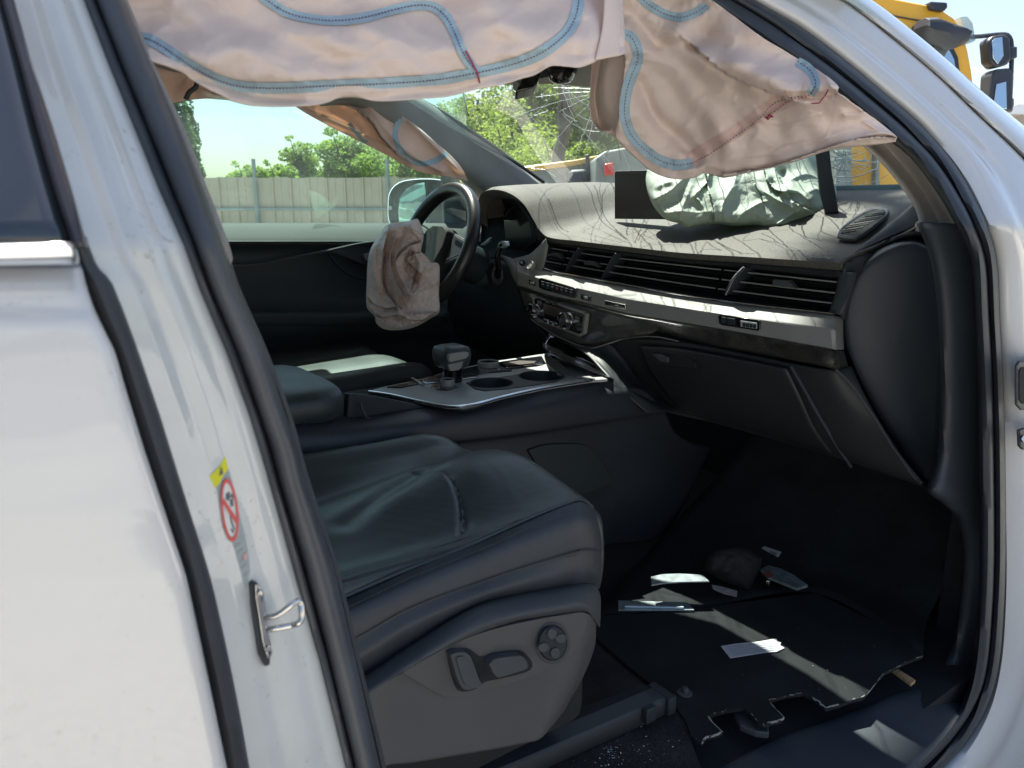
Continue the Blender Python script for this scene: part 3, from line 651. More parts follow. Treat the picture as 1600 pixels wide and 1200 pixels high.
# interior trim of the A-pillar
loft('pillar_fabric_trim', [[PY(x, y, .62 + tumA(y)) for x, y in l_] for l_ in (
    [(1250, 150), (1300, 195), (1352, 229), (1392, 269), (1429, 320), (1440, 352), (1444, 362)], [(1290, 150), (1340, 190), (1385, 228), (1425, 275), (1456, 322), (1470, 352), (1474, 362)])]
    + [[PY(x, y, .56 + tumA(y)) for x, y in [(1340, 150), (1385, 195), (1421, 230), (1453, 275), (1483, 320), (1500, 352), (1503, 362)]]], 40, 12, M['pillar_fabric'], car, solid=.004)
loft('fabric_trim_edge', [[PY(x, y, .70 + tumA(y)) for x, y in [(930, -60), (1040, -50), (1110, -4), (1150, 34), (1190, 46), (1215, 68), (1235, 95), (1260, 130)]], [PY(x, y, .60 + tumA(y)) for x, y in [(960, -80), (1060, -60), (1130, 4), (1165, 40), (1200, 52), (1222, 74), (1240, 100), (1270, 136)]]], 30, 6, M['fabric_grey'], car, solid=.004)
# kick trim + sill trim
KL = [(1436, 348), (1452, 385), (1463, 430), (1470, 500), (1473, 600), (1470, 700), (1463, 740), (1453, 765), (1475, 785), (1500, 815), (1507, 860), (1503, 930), (1492, 1000), (1465, 1050), (1380, 1095), (1297, 1127), (1230, 1150), (1162, 1183), (1100, 1210)]
KR = [(1500, 350), (1519, 400), (1526, 467), (1531, 567), (1533, 640), (1533, 700), (1533, 760), (1533, 800), (1534, 850), (1533, 900), (1530, 960), (1524, 1025), (1510, 1085), (1475, 1140), (1435, 1180), (1395, 1210), (1350, 1240), (1300, 1260), (1200, 1300)]
KP = [((1436, 348), (1500, 350)), ((1452, 385), (1515, 385)), ((1463, 430), (1522, 430)), ((1470, 500), (1527, 500)), ((1473, 600), (1531, 600)), ((1470, 700), (1533, 700)), ((1463, 740), (1533, 745)), ((1453, 765), (1533, 775)), ((1475, 785), (1533, 800)), ((1500, 815), (1534, 835)), ((1507, 860), (1534, 880)), ((1503, 930), (1532, 950)), ((1492, 1000), (1526, 1020)), ((1465, 1050), (1512, 1085)), ((1380, 1095), (1485, 1135)), ((1297, 1127), (1440, 1185)), ((1230, 1150), (1390, 1225)), ((1162, 1183), (1330, 1260)), ((1100, 1215), (1260, 1300))]
rows = []
for (xa, ya), (xb, yb) in KP:
    r = []; lo = sstep(1030, 1120, ya)
    for f, o in ((-.05, .12), (0, .080), (.08, .070), (.30, .062), (.6, .055), (.9, .048), (1.02, .045)):
        x, y = xa * (1 - f) + xb * f, ya * (1 - f) + yb * f
        r.append(PY(x, y, .50 + o + tumA(y) * .3).lerp(PZ(x, y, .458 - (.05 if f < 0 else 0)), lo))
    rows.append(r)
MB().grid(loftrows(rows, 24, 120)).build('kick_and_sill_trim', mat('kick_trim_plastic', (.026, .034, .045), .55, bump=.3, bscale=800, bdist=.0006, var=.12, vscale=8), car, solid=.003, angle=70)

# ---------------- shell that shades the cabin
MB().box((-.45, 1.45, 1.70), 3.0, 1.50, .04).build('roof', M['paint'], car, bevel=.01)
MB().box((-.45, 1.45, 1.665), 2.9, 1.46, .012).build('headliner', M['fabric_grey'], car, smooth=False)
MB().box((-.62, .66, 1.62), 2.0, .09, .16).build('roof_rail', M['fabric_grey'], car, bevel=.02)
MB().box((-.5, 2.24, 1.64), 2.8, .10, .12).build('roof_rail', M['fabric_grey'], car, bevel=.02)
MB().box((-1.9, 1.45, 1.1), .06, 1.9, 1.25).build('tailgate', M['paint'], car, smooth=False)
MB().box((-.9, 2.40, .78), 1.9, .08, .95).build('far_rear_door', M['paint'], car, bevel=.02)
MB().box((-.9, 2.33, 1.46), 1.9, .01, .42).build('far_rear_window', M['dark_glass'], car, smooth=False)
MB().box((.12, 2.32, 1.45), .12, .10, .5).build('far_door_pillar', M['plastic'], car, bevel=.02)
MB().box((0.2, 1.45, .42), 4.2, 1.84, .05).build('floor', M['black'], car, smooth=False)
MB().box((-1.05, .50, .75), 1.7, .05, .62).build('rear_door_card', M['door_card'], car, bevel=.02)
MB().box((1.95, 1.45, .86), .04, 1.8, .84).build('bulkhead', M['black'], car, smooth=False)
MB().box((1.76, .63, .80), .40, .04, .72).build('footwell_side', M['black'], car, smooth=False)
MB().box((1.5, 2.36, .80), 1.0, .06, .8).build('footwell_side', M['black'], car, smooth=False)
rows = [[(x, y, z) for y in (.62, .9, 1.45, 2.0, 2.28)] for x, z in ((2.02, 1.26), (2.3, 1.24), (2.8, 1.16), (3.1, 1.02), (3.2, .8))]
for r in rows: r[0] = (r[0][0], r[0][1], r[0][2] - .06); r[-1] = (r[-1][0], r[-1][1], r[-1][2] - .06)
loft('bonnet', rows, 24, 20, M['paint'], car, solid=.004)
# rear bench back and front seat backs
def backrest(y0, x0, name):
    rows = []
    for z, w, d, xo in ((.88, .24, .07, 0), (1.0, .25, .08, -.02), (1.2, .25, .075, -.08), (1.38, .22, .06, -.14), (1.46, .15, .04, -.17), (1.47, .05, .02, -.17)):
        rows.append([(x0 + xo + d * math.cos(a), y0 + w * math.sin(a), z) for a in [k * math.pi / 12 for k in range(24)]])
    return MB().grid(loftrows([r + [r[0]] for r in rows], 48, 24)).build(name, M['leather'], car)
b1 = backrest(.95, .02, 'passenger_backrest'); b2 = backrest(1.98, .22, 'driver_backrest')
for x0, y0, p in ((-.14, .95, b1), (.06, 1.98, b2)):
    rows = [[(x0 - .03 + d * math.cos(a), y0 + w * math.sin(a), z) for a in [k * math.pi / 10 for k in range(21)]] for z, w, d in ((1.46, .05, .02), (1.48, .12, .04), (1.55, .14, .05), (1.62, .12, .04), (1.64, .04, .02))]
    MB().grid(loftrows(rows, 40, 16)).build('headrest', M['leather'], p)
MB().box((-1.0, 1.45, .95), .2, 1.5, .75).build('rear_bench', M['leather'], car, bevel=.05)

# =================================================================== CABIN
# ---------------- driver door
dd = empty('driver_door', (0, 0, 0), car)
rows = []
for (y, Yd) in ((349, 2.34), (351, 2.30), (358, 2.26), (372, 2.215), (380, 2.20)):
    rows.append([PY(x, y + (2 if x < 600 else 6) * (y - 349) / 31, Yd) for x in (230, 345, 500, 600, 690, 800)])
loft('belt_top', rows, 30, 16, mat('door_top_plastic', (.024, .026, .023), .8, bump=.4, bscale=900, bdist=.0006, grain=.25, gscale=400), dd)
rows = []
for y, Yd in ((377, 2.20), (384, 2.215), (395, 2.23), (430, 2.225), (470, 2.20), (486, 2.17), (492, 2.14), (500, 2.12), (520, 2.13), (545, 2.17), (600, 2.20), (680, 2.2), (760, 2.2)):
    rows.append([PY(x, y + (x - 345) * (-.02 if y > 480 else 0), Yd) for x in (200, 345, 500, 600, 700, 820)])
loft('door_card', rows, 24, 60, M['door_card'], dd)
MB().tube([Vector(v) for v in crom([PY(x, y, 2.19) for x, y in ((345, 416), (400, 414), (460, 402), (510, 392), (560, 381), (590, 377))], 30)], .004, 6).build('trim_line', M['plastic_grey'], dd)
MB().prism([PY(x, y, 2.205) for x, y in [(511, 393), (580, 379), (583, 404), (574, 416), (556, 409), (538, 401)]], (0, .01, 0)).build('handle_panel', M['plastic_grey'], dd, bevel=.004)
hb = MB().prism([PY(x, y, 2.195) for x, y in [(567, 397), (600, 390), (600, 404), (572, 408)]], (0, .012, 0)).build('door_pull', M['silver'], dd, bevel=.004)
MB().tube([Vector(v) for v in crom([PY(x, y, 2.195) for x, y in ((512, 393), (525, 412), (545, 428), (565, 436), (590, 438))], 24)], .0035, 6).build('pull_pocket_edge', M['plastic'], dd)
loft('armrest', [[PY(x, y, Yd) for x in (240, 380, 480, 600, 700)] for y, Yd in ((490, 2.185), (487, 2.15), (494, 2.12), (508, 2.12), (520, 2.16))], 20, 16, M['plastic'], dd)
rows = [[PY(x, y, 2.33 - .0004 * (350 - y)) for x in (200, 400, 560, 728)] for y in (352, 250, 150, 60)]
loft('window_glass', rows, 10, 10, M['side_glass'], dd, solid=.004)
# reflection on the driver window, put in as a pale film
MB().prism([PY(x, y, 2.318) for x, y in [(483, 297), (500, 303), (518, 318), (530, 304), (524, 322), (514, 330), (497, 341), (488, 322)]], (0, .0006, 0)).build('glass_reflection', glass('reflection_film', (.95, .97, .93), .05, .05), dd, smooth=False)

# ---------------- driver side mirror
mr = empty('door_mirror', (0, 0, 0), car)
def mp_(x, y, o=0): return PY(x, y, 2.52 + o)
ol = [(606, 320), (607, 305), (613, 293), (625, 284), (645, 280), (662, 279), (690, 281), (705, 290), (712, 310), (712, 345), (690, 352), (650, 354), (612, 354), (606, 340)]
olc = [tuple(v) for v in crom([np.array(p) for p in ol + [ol[0]]], 40)][:-1]
cx = sum(p[0] for p in olc) / len(olc); cy = sum(p[1] for p in olc) / len(olc)
rows = [[PD(cx + (x - cx) * s, cy + (y - cy) * s, t) for x, y in olc] for s, t in ((.94, 2.86), (1.0, 2.88), (1.0, 2.93), (.85, 3.02), (.5, 3.08), (.0, 3.09))]
MB().grid(rows, close_u=True).build('housing', M['skyline_white'], mr)
rows = [[PD(cx + (x - cx) * s, cy + (y - cy) * s, t) for x, y in olc] for s, t in ((.995, 2.90), (.97, 2.855), (.90, 2.86), (.86, 2.875), (0, 2.88))]
MB().grid(rows, close_u=True).build('bezel', M['plastic_grey'], mr)
gl_ = [(624, 350), (622, 330), (625, 308), (635, 295), (650, 287), (663, 285), (665, 300), (665, 352)]
MB().prism([PD(x, y, 2.85) + VF * 0 + VR * 0 for x, y in gl_], VF * .004).build('mirror_glass', M['mirror'], mr, smooth=False)
MB().prism([PD(x, y, 2.84) for x, y in [(608, 322), (612, 322), (612, 327), (608, 327)]], VF * .01).build('blind_spot_lamp', M['sticker_white'], mr, smooth=False)
MB().prism([PD(x, y, 2.84) for x, y in [(664, 282), (668, 281), (671, 352), (667, 352)]], VF * .04).build('bezel_edge', M['plastic'], mr, smooth=False)
MB().prism([PD(x, y, 2.84) for x, y in [(675, 290), (700, 293), (706, 320), (676, 318)]], VF * .01).build('housing_vent', M['dark_window'], mr, smooth=False)

# ---------------- windscreen and its surround
ws = empty('windscreen', (0, 0, 0), car)
hdr = [(600, 130), (760, 60), (960, 0), (1150, -30), (1300, 0)]
P_ = []
for k in range(17):
    f = k / 16; Y = 2.33 - f * 1.74; c_ = 1 - (2 * f - 1) ** 2
    P_.append([(2.02 - .12 * (1 - c_) , Y, 1.322), (1.55, Y + (.03 if f < .5 else -.03) * -(2 * f - 1) * 0, 0), (1.10 - .05 * (1 - c_), 1.45 + (Y - 1.45) * .84, 0)])
gr = []
for r in P_:
    a = Vector(r[0]); b = Vector(r[2]); b.z = W0.z - (b.x - W0.x) * WN.x / WN.z
    a.z = W0.z - (a.x - W0.x) * WN.x / WN.z
    e_ = (2 * P_.index(r) / 16 - 1) ** 4 * .05; b.z -= e_; a.z -= e_ * .3; a.y += (.05 if a.y < 1 else 0)
    gr.append([a.lerp(b, t / 12) for t in range(13)])
MB().grid(gr).build('glass', M['windscreen'], ws, solid=0)
def crk(pts, r=.0007, m='crack', jag=.004, off=-.003):
    P3 = [PW(x, y, off) for x, y in pts]; out = [P3[0]]
    for a, b in zip(P3, P3[1:]):
        n = max(2, int((b - a).length / .015))
        for i in range(1, n + 1):
            q = a.lerp(b, i / n)
            if i < n: q += Vector((random.uniform(-1, 1), random.uniform(-1, 1), 0)) * jag * .5
            out.append(q - WN * WN.dot(q - W0) + WN * off * -1 * 0)
    return out, r
def cracks(name, lines, m):
    mb = MB()
    for pts, r in lines:
        pts = [q for q in pts if (lambda v: 1.05 < v.x < 2.0 and .62 < v.y < 2.3)(PW(*q))]
        if len(pts) < 2: continue
        o, rr = crk(pts, r); mb.tube(o, rr, 4, caps=False)
    o = mb.build(name, M[m], ws, smooth=False); o['kind'] = 'stuff'; return o
rnd = random.Random(5); L = []
c0x, c0y = 945, 140
for k in range(26):                                       # rays of the big star
    a = rnd.uniform(0, 2 * math.pi); l0 = rnd.uniform(5, 20); l1 = rnd.uniform(50, 170)
    L.append(([(c0x + math.cos(a) * l0, c0y + math.sin(a) * l0 * .8), (c0x + math.cos(a + .05) * l1 * .5, c0y + math.sin(a + .05) * l1 * .4), (c0x + math.cos(a) * l1, c0y + math.sin(a) * l1 * .8)], rnd.choice((.0004, .0006, .0009))))
for k in range(22):                                       # short broken arcs
    r0 = rnd.uniform(18, 95); a = rnd.uniform(0, 2 * math.pi); da = rnd.uniform(.3, .9)
    L.append(([(c0x + math.cos(a + da * t) * r0 * rnd.uniform(.95, 1.05), c0y + math.sin(a + da * t) * r0 * .8) for t in (0, .35, .7, 1)], rnd.choice((.0005, .0008))))
L += [([(715, 128), (740, 150), (760, 175)], .0005), ([(800, 150), (840, 190), (870, 215), (910, 260)], .0006), ([(870, 60 + 75), (850, 165), (825, 185)], .0006),
      ([(835, 180), (857, 171)], .0012), ([(876, 130), (905, 155), (920, 165)], .0006), ([(880, 140), (900, 190), (935, 230), (960, 262)], .0006),
      ([(830, 262), (852, 264), (868, 275)], .0008), ([(860, 255), (900, 290), (935, 296)], .0006), ([(930, 200), (985, 180)], .0006), ([(925, 292), (940, 295), (965, 297)], .0008), ([(800, 283), (812, 284)], .0014)]
c0x, c0y = 1322, 247
for k in range(40):                                       # lower right web
    a = rnd.uniform(0, 2 * math.pi); l1 = rnd.uniform(25, 105)
    L.append(([(c0x + math.cos(a) * 5, c0y + math.sin(a) * 3), (c0x + math.cos(a + .12) * l1 * .5, c0y + math.sin(a + .12) * l1 * .35), (c0x + math.cos(a) * l1, c0y + math.sin(a) * l1 * .62)], rnd.choice((.0006, .0009, .0013))))
for r0 in (10, 16, 24, 30, 40, 52, 64, 76):
    for k in range(6):
        a = rnd.uniform(0, 2 * math.pi); da = rnd.uniform(.5, 1.3)
        L.append(([(c0x + math.cos(a + da * t) * r0 * rnd.uniform(.9, 1.1), c0y + math.sin(a + da * t) * r0 * .55) for t in (0, .3, .65, 1)], rnd.choice((.0006, .001))))
cracks('crack_web', L, 'crack')
L = []
NV = {}
for i in range(14):                                       # a net of cells between the long cracks
    for j in range(9):
        NV[i, j] = (930 + i * 30 + (15 if j % 2 else 0) + rnd.uniform(-11, 11), 40 + j * 27 + rnd.uniform(-10, 10))
for (i, j), p in NV.items():
    for q in ((i + 1, j), (i + (j % 2), j + 1), (i - 1 + (j % 2), j + 1)):
        if q in NV and rnd.random() < .38: L.append(([p, ((p[0] + NV[q][0]) / 2 + rnd.uniform(-3, 3), (p[1] + NV[q][1]) / 2 + rnd.uniform(-3, 3)), NV[q]], rnd.choice((.0006, .0009, .0012))))
for k in range(7):
    x0 = 990 + k * 45 + rnd.uniform(-12, 12); y0 = 50 + rnd.uniform(-20, 20)
    L.append(([(x0, y0), (x0 + rnd.uniform(-25, 10), y0 + 60), (x0 + rnd.uniform(-40, 20), y0 + 130), (x0 + rnd.uniform(-70, 20), y0 + 200)], .0010))
L += [([(905, 180), (925, 225), (940, 262), (950, 290)], .0006)]
cracks('long_cracks', L, 'crack_dark')
# passenger sun visor, unseen behind the curtain, added to narrow the floor light streak
sv = MB().box((1.162, 1.05, 1.595), .25, .46, .018, Matrix.Rotation(rad(20), 3, 'Y')).build('sun_visor', M['fabric_grey'], car, bevel=.008)
# cowl behind the dash, header and driver's pillar
loft('cowl_reflection_panel', [[(x, Y, z) for Y in (.64, 1.0, 1.45, 1.9, 2.25)] for x, z in ((1.90, 1.315), (1.93, 1.345), (1.99, 1.343), (2.06, 1.30), (2.12, 1.24))], 20, 12, mat('cowl_reflection_plastic', (.07, .11, .11), .95, var=.2, spec=.05), car, solid=.004)  # green-grey panel also stands in for a reflection low in the windscreen
MB().prism([Vector((x, y, 1.33 + .392 * (1.98 - x) - .012)) for x, y in [(.92, .72), (1.18, .72), (1.265, .95), (1.305, 1.2), (1.31, 1.4), (1.25, 1.55), (1.205, 1.75), (1.18, 1.95), (1.15, 2.18), (.92, 2.18)]], (0, 0, -.02)).build('windscreen_header', M['fabric_grey'], car, bevel=.006)  # front edge bulged forward to narrow the light streak on the floor
dp = [[PY(x, y, Y) for x, y, Y in r] for r in (
    [(500, 105, 2.05), (655, 154, 2.22), (700, 182, 2.24), (760, 222, 2.27), (810, 258, 2.30), (843, 286, 2.31), (870, 306, 2.32)],
    [(500, 125, 2.03), (640, 157, 2.18), (690, 190, 2.21), (745, 232, 2.24), (790, 266, 2.27), (815, 286, 2.28), (840, 306, 2.30)],
    [(500, 150, 2.03), (560, 160, 2.10), (610, 188, 2.15), (680, 236, 2.19), (725, 268, 2.22), (748, 288, 2.24), (770, 306, 2.26)],
    [(500, 165, 2.08), (545, 166, 2.14), (600, 198, 2.19), (670, 246, 2.24), (712, 274, 2.28), (735, 296, 2.30), (750, 312, 2.32)])]
loft('driver_windscreen_pillar', dp, 50, 20, M['a_trim'], car, solid=.004)
MB().tube([Vector(v) for v in crom([PY(x, y, 2.24) for x, y in ((650, 152), (700, 181), (760, 221), (812, 258), (850, 285))], 30)], .006, 6).build('glass_edge_trim', M['rubber'], car)
MB().prism([PY(x, y, 2.20) for x, y in [(530, 152), (590, 148), (650, 150), (620, 172), (565, 175), (548, 166), (533, 164)]], (0, .02, 0)).build('headliner_corner', M['a_trim'], car, bevel=.005)
MB().prism([PY(x, y, 2.36) for x, y in [(690, 272), (712, 270), (728, 300), (732, 335), (730, 352), (694, 352)]], (0, .012, 0)).build('quarter_frame', M['plastic'], car, bevel=.003)

# ---------------- rear-view mirror
rv = empty('rear_view_mirror', (0, 0, 0), car)
def rvp(x, y, t=1.72): return PD(x, y, t)
ol = [(858, 70), (905, 75), (906, 102), (900, 122), (888, 133), (870, 134), (857, 128), (853, 110)]
rows = [[rvp(880 + (x - 880) * s, 105 + (y - 105) * s, t) for x, y in ol] for s, t in ((0, 1.66), (.8, 1.665), (.97, 1.68), (1, 1.72), (.9, 1.76), (0, 1.77))]
MB().grid(rows, close_u=True).build('sensor_housing', M['gloss'], rv, sub=1)
mbp = [(806, 122), (812, 118), (838, 108), (845, 108), (840, 130), (832, 137), (808, 143), (804, 142)]
MB().prism([rvp(x, y) for x, y in mbp], VF * .05).build('mirror_body', M['gloss'], rv, bevel=.004)
MB().prism([rvp(x, y, 1.715) for x, y in [(800, 126), (818, 118), (812, 132), (806, 143), (802, 140)]], VF * .004).build('mirror_glass', M['mirror'], rv, smooth=False)
MB().tube([rvp(842, 116, 1.74), rvp(862, 112, 1.74)], .010, 8).build('stem', M['plastic'], rv)

# ---------------- dashboard
dash = empty('dashboard', (0, 0, 0), car)
Ft = [(747, 345, 1.29), (747, 322, 1.30), (752, 305, 1.30), (765, 299, 1.30), (785, 300, 1.30), (804, 308, 1.30), (820, 322, 1.30), (834, 345, 1.30), (844, 362, 1.30), (857, 373, 1.30), (900, 379, 1.30), (940, 384, 1.30), (1000, 391, 1.30), (1060, 398, 1.30), (1180, 406, 1.30), (1280, 413, 1.30), (1316, 416, 1.30)]
F3 = [PX(*p) for p in Ft]
r0 = [v + Vector((.035, 0, -.02)) for v in F3]
r1 = F3
r2, r3, r4 = [], [], []
for i, v in enumerate(F3):
    hood = 1 - sstep(4, 10, i)
    side = 1 if i < 2 else .3 if i == 2 else 0
    zt = lambda b: b
    r2.append(v + Vector((.012, 0, .010 if not side else .003)) + Vector((0, .01 * side, 0)))
    h2 = (v.z + .022) * hood + (v.z + .050) * (1 - hood); h3 = (v.z + .030) * hood + 1.262 * (1 - hood)
    r3.append(Vector((v.x + .20, v.y + .02 * side, max(h2, 0) + (0 if not side else -.0))))
    r4.append(Vector((1.92, v.y + .02 * side - .0, 1.335 + .015 * hood)))
rows = [r0, r1, r2, r3, [a.lerp(b, .5) + Vector((0, 0, .012)) for a, b in zip(r3, r4)], r4]
loft('dash_top', rows, 150, 60, M['dash'], dash, solid=.004, angle=70)
# right hand shoulder of the dash (its shade put into a darker plastic): end facet over the side cover
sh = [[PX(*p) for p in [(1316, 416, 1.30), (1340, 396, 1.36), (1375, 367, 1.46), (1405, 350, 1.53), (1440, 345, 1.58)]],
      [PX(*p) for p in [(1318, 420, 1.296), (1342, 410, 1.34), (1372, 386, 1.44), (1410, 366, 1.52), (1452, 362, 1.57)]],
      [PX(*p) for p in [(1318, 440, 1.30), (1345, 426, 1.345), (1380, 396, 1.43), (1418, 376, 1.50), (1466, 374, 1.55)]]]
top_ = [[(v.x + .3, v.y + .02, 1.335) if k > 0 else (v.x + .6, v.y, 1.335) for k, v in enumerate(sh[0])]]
loft('dash_shoulder', [[Vector(v) + Vector((0, 0, .0)) for v in top_[0]], [v + Vector((.06, .01, .022)) for v in sh[0]], sh[0], sh[1], sh[2]], 40, 30, mat('shaded_shoulder_plastic', (.032, .037, .043), .65, bump=.4, bscale=900, bdist=.0005, grain=.2, gscale=500), dash, solid=.004, angle=70)
loft('pillar_foot_cover', [[PX(*p) for p in r] for r in ([(1419, 332, 1.70), (1424, 326, 1.70), (1440, 324, 1.66), (1448, 330, 1.6)], [(1418, 345, 1.56), (1428, 350, 1.56), (1448, 350, 1.54), (1457, 352, 1.5)], [(1418, 365, 1.55), (1428, 372, 1.53), (1450, 376, 1.50), (1458, 377, 1.48)])], 16, 12, M['plastic'], dash, solid=.004)
# defroster outlet
df = [(1308, 371), (1311, 362), (1335, 342), (1362, 328), (1380, 325), (1388, 328), (1389, 335), (1375, 348), (1352, 366), (1338, 374), (1322, 374)]
dfc = [tuple(v) for v in crom([np.array(p) for p in df + [df[0]]], 40)][:-1]
def dz_(X): return 1.199 + (X - 1.30) * .315 if X < 1.5 else 1.262 + (X - 1.5) * .165
def dtop(x, y, o=0):                       # where the sight line meets the dash top
    d = ray(x, y); a, b = 1.25, 2.2
    for _ in range(40):
        m_ = (a + b) / 2; p = CAM + d * (m_ / d.x)
        if p.z > dz_(m_): a = m_
        else: b = m_
    return CAM + d * (a / d.x) + Vector((0, 0, o))
cx, cy = 1349, 350
rows = [[dtop(cx + (x - cx) * s, cy + (y - cy) * s, o) for x, y in dfc] for s, o in ((1.0, -.002), (1.0, .002), (.95, .005), (.86, .003), (.84, -.002))]
ol_ = MB().grid(rows, close_u=True).build('defroster_outlet', M['plastic_grey'], dash)
MB().add([dtop(cx + (x - cx) * .86, cy + (y - cy) * .86, .0005) for x, y in dfc], [tuple(range(len(dfc)))]).build('duct', M['black'], ol_, smooth=False, solid=.002)
for k in range(8):
    f = (k + .5) / 8; ax_ = (1322 + (1378 - 1322) * f, 367 + (333 - 367) * f)
    w = 14 * math.sqrt(1 - (2 * f - 1) ** 2) + 5
    MB().tube([dtop(ax_[0] - w, ax_[1] + w * .10, .003), dtop(ax_[0] + w, ax_[1] - w * .22, .003)], .0013, 5).build('grille_bar', M['silver'] if k % 2 else M['plastic_grey'], ol_)

# side cover at the door end
oc = [(1317, 500), (1322, 460), (1338, 424), (1362, 401), (1390, 385), (1417, 377), (1441, 380), (1457, 396), (1467, 422), (1472, 470), (1474, 540), (1471, 620), (1467, 690), (1460, 735), (1450, 757), (1436, 745), (1403, 697), (1367, 640), (1345, 598), (1328, 560), (1320, 530)]
occ = [tuple(v) for v in crom([np.array(p, float) for p in oc + [oc[0]]], 70)][:-1]
cx, cy = 1402, 530
def ocp(x, y, s, o):
    X, Y = cx + (x - cx) * s, cy + (y - cy) * s
    return PY(X, Y, (.80 - (X - 1310) / 170 * .13) + o)
rows = [[ocp(x, y, s, o) for x, y in occ] for s, o in ((1.03, .03), (1.0, .012), (.988, .003), (.96, -.001), (.88, -.003), (.7, -.0055), (.4, -.007), (0, -.0075))]
MB().grid(rows, close_u=True).build('side_cover', mat('side_cover_plastic', (.030, .040, .054), .55, bump=.35, bscale=900, bdist=.0005, var=.08, vscale=6), dash, angle=70)
loft('side_cover_surround', [[PY(x, y, Y) for x, y, Y in r] for r in (
    [(1316, 426, .80), (1345, 404, .79), (1385, 375, .77), (1430, 363, .72), (1470, 372, .70), (1480, 420, .70), (1482, 540, .70), (1480, 700, .70), (1462, 770, .70)],
    [(1304, 500, .83), (1320, 440, .82), (1370, 390, .79), (1420, 372, .75), (1460, 385, .72), (1474, 430, .72), (1476, 540, .72), (1472, 700, .72), (1452, 765, .72)])], 40, 4, M['plastic'], dash, solid=.003)

# front face -----------------------------------------------------------------
def fx(x, y, X): return PX(x, y, X)
# dark lip under the top and vent recess
loft('vent_recess', [[fx(*p) for p in r] for r in (
    [(853, 372, 1.312), (940, 385, 1.312), (1060, 399, 1.312), (1180, 408, 1.312), (1316, 418, 1.312)],
    [(853, 378, 1.305), (940, 393, 1.305), (1060, 408, 1.305), (1180, 418, 1.305), (1314, 432, 1.305)],
    [(856, 384, 1.36), (940, 397, 1.36), (1060, 412, 1.36), (1180, 424, 1.36), (1310, 440, 1.36)],
    [(852, 412, 1.37), (940, 428, 1.37), (1060, 450, 1.37), (1180, 468, 1.37), (1300, 484, 1.37)],
    [(846, 419, 1.30), (940, 437, 1.30), (1060, 459, 1.30), (1180, 476, 1.30), (1298, 491, 1.30)])], 60, 24, M['black'], dash, linv=True, angle=30)
vent = empty('air_vents', (0, 0, 0), car)
ls = [[(862, 388, 1.315), (940, 400, 1.315), (1060, 414, 1.315), (1180, 427, 1.315), (1311, 441, 1.315)],
      [(857, 398, 1.312), (940, 412, 1.312), (1060, 428, 1.312), (1180, 443, 1.312), (1308, 458, 1.312)],
      [(852, 408, 1.308), (940, 423, 1.308), (1060, 442, 1.308), (1180, 459, 1.308), (1303, 474, 1.308)]]
segs = [(0, .085), (.09, .19), (.195, .685), (.69, 1)]
for l_ in ls:
    c = [Vector(v) for v in crom([fx(*p) for p in l_], 101)]
    for a, b in segs:
        pts = c[int(a * 100):int(b * 100) + 1]
        rows = [[p + Vector((dx, 0, dz)) for p in pts] for dx, dz in ((0, .0012), (.03, .003), (.03, -.002), (0, -.0012), (0, .0012))]
        sl_ = MB().grid(rows).build('vent_slat', M['gloss'], vent, angle=50)
        MB().tube([p + Vector((-.001, 0, 0)) for p in pts], .0017, 6).build('slat_edge', M['silver'], sl_)
# slats behind, dark
for q in (0.5, 1.5, 2.5):
    c = [fx(x, y + 5, 1.345) for x, y, X in ls[int(q)]]
    MB().tube([Vector(v) for v in crom(c, 30)], .002, 5).build('rear_slat', M['plastic'], vent)
def fin(a, b, c_, w=.006):
    pts = [Vector(v) for v in crom([fx(*a), fx(*b), fx(*c_)], 14)]
    MB().grid([[p + Vector((dx, dy, 0)) for p in pts] for dx, dy in ((-.004, 0), (0, w), (.05, w), (.05, -w), (0, -w), (-.004, 0))]).build('vent_divider', M['plastic'], vent, angle=50)
    MB().tube(pts, w * .55, 7).build('divider_edge', M['silver'], D.objects[[o.name for o in vent.children if o.name.startswith('vent_divider')][-1]])
fin((904, 388, 1.295), (894, 402, 1.294), (884, 424, 1.298), .003); fin((962, 396, 1.295), (952, 412, 1.292), (941, 434, 1.298), .004)
fin((1163, 418, 1.295), (1148, 434, 1.29), (1134, 460, 1.298), .006)
for (x, y, w, h) in ((866, 398, 12, 6), (920, 411, 16, 7), (1219, 442, 24, 10)):
    MB().prism([fx(x - w / 2, y - h / 2, 1.296), fx(x + w / 2, y - h / 2 + 1, 1.296), fx(x + w, y + h * .6 + 3, 1.297), fx(x + w * .3, y + h / 2, 1.296), fx(x - w / 2, y + h / 2 - 1, 1.296)], (.014, 0, 0)).build('vent_tab', M['plastic_grey'], vent, bevel=.001)
# chrome line
cl = [Vector(v) for v in crom([fx(*p) for p in [(843, 417, 1.292), (870, 425, 1.29), (940, 438, 1.288), (1060, 460, 1.286), (1180, 477, 1.286), (1304, 491, 1.286)]], 50)]
MB().tube(cl, .0022, 8).build('chrome_line', M['chrome'], dash)
loft('vent_end_frame', [[fx(*p) for p in r] for r in ([(1312, 424, 1.31), (1306, 458, 1.31), (1296, 488, 1.30)], [(1336, 426, 1.29), (1326, 462, 1.29), (1312, 492, 1.29)], [(1338, 428, 1.32), (1328, 466, 1.32), (1318, 500, 1.32)])], 10, 10, M['plastic_grey'], dash, solid=.003)
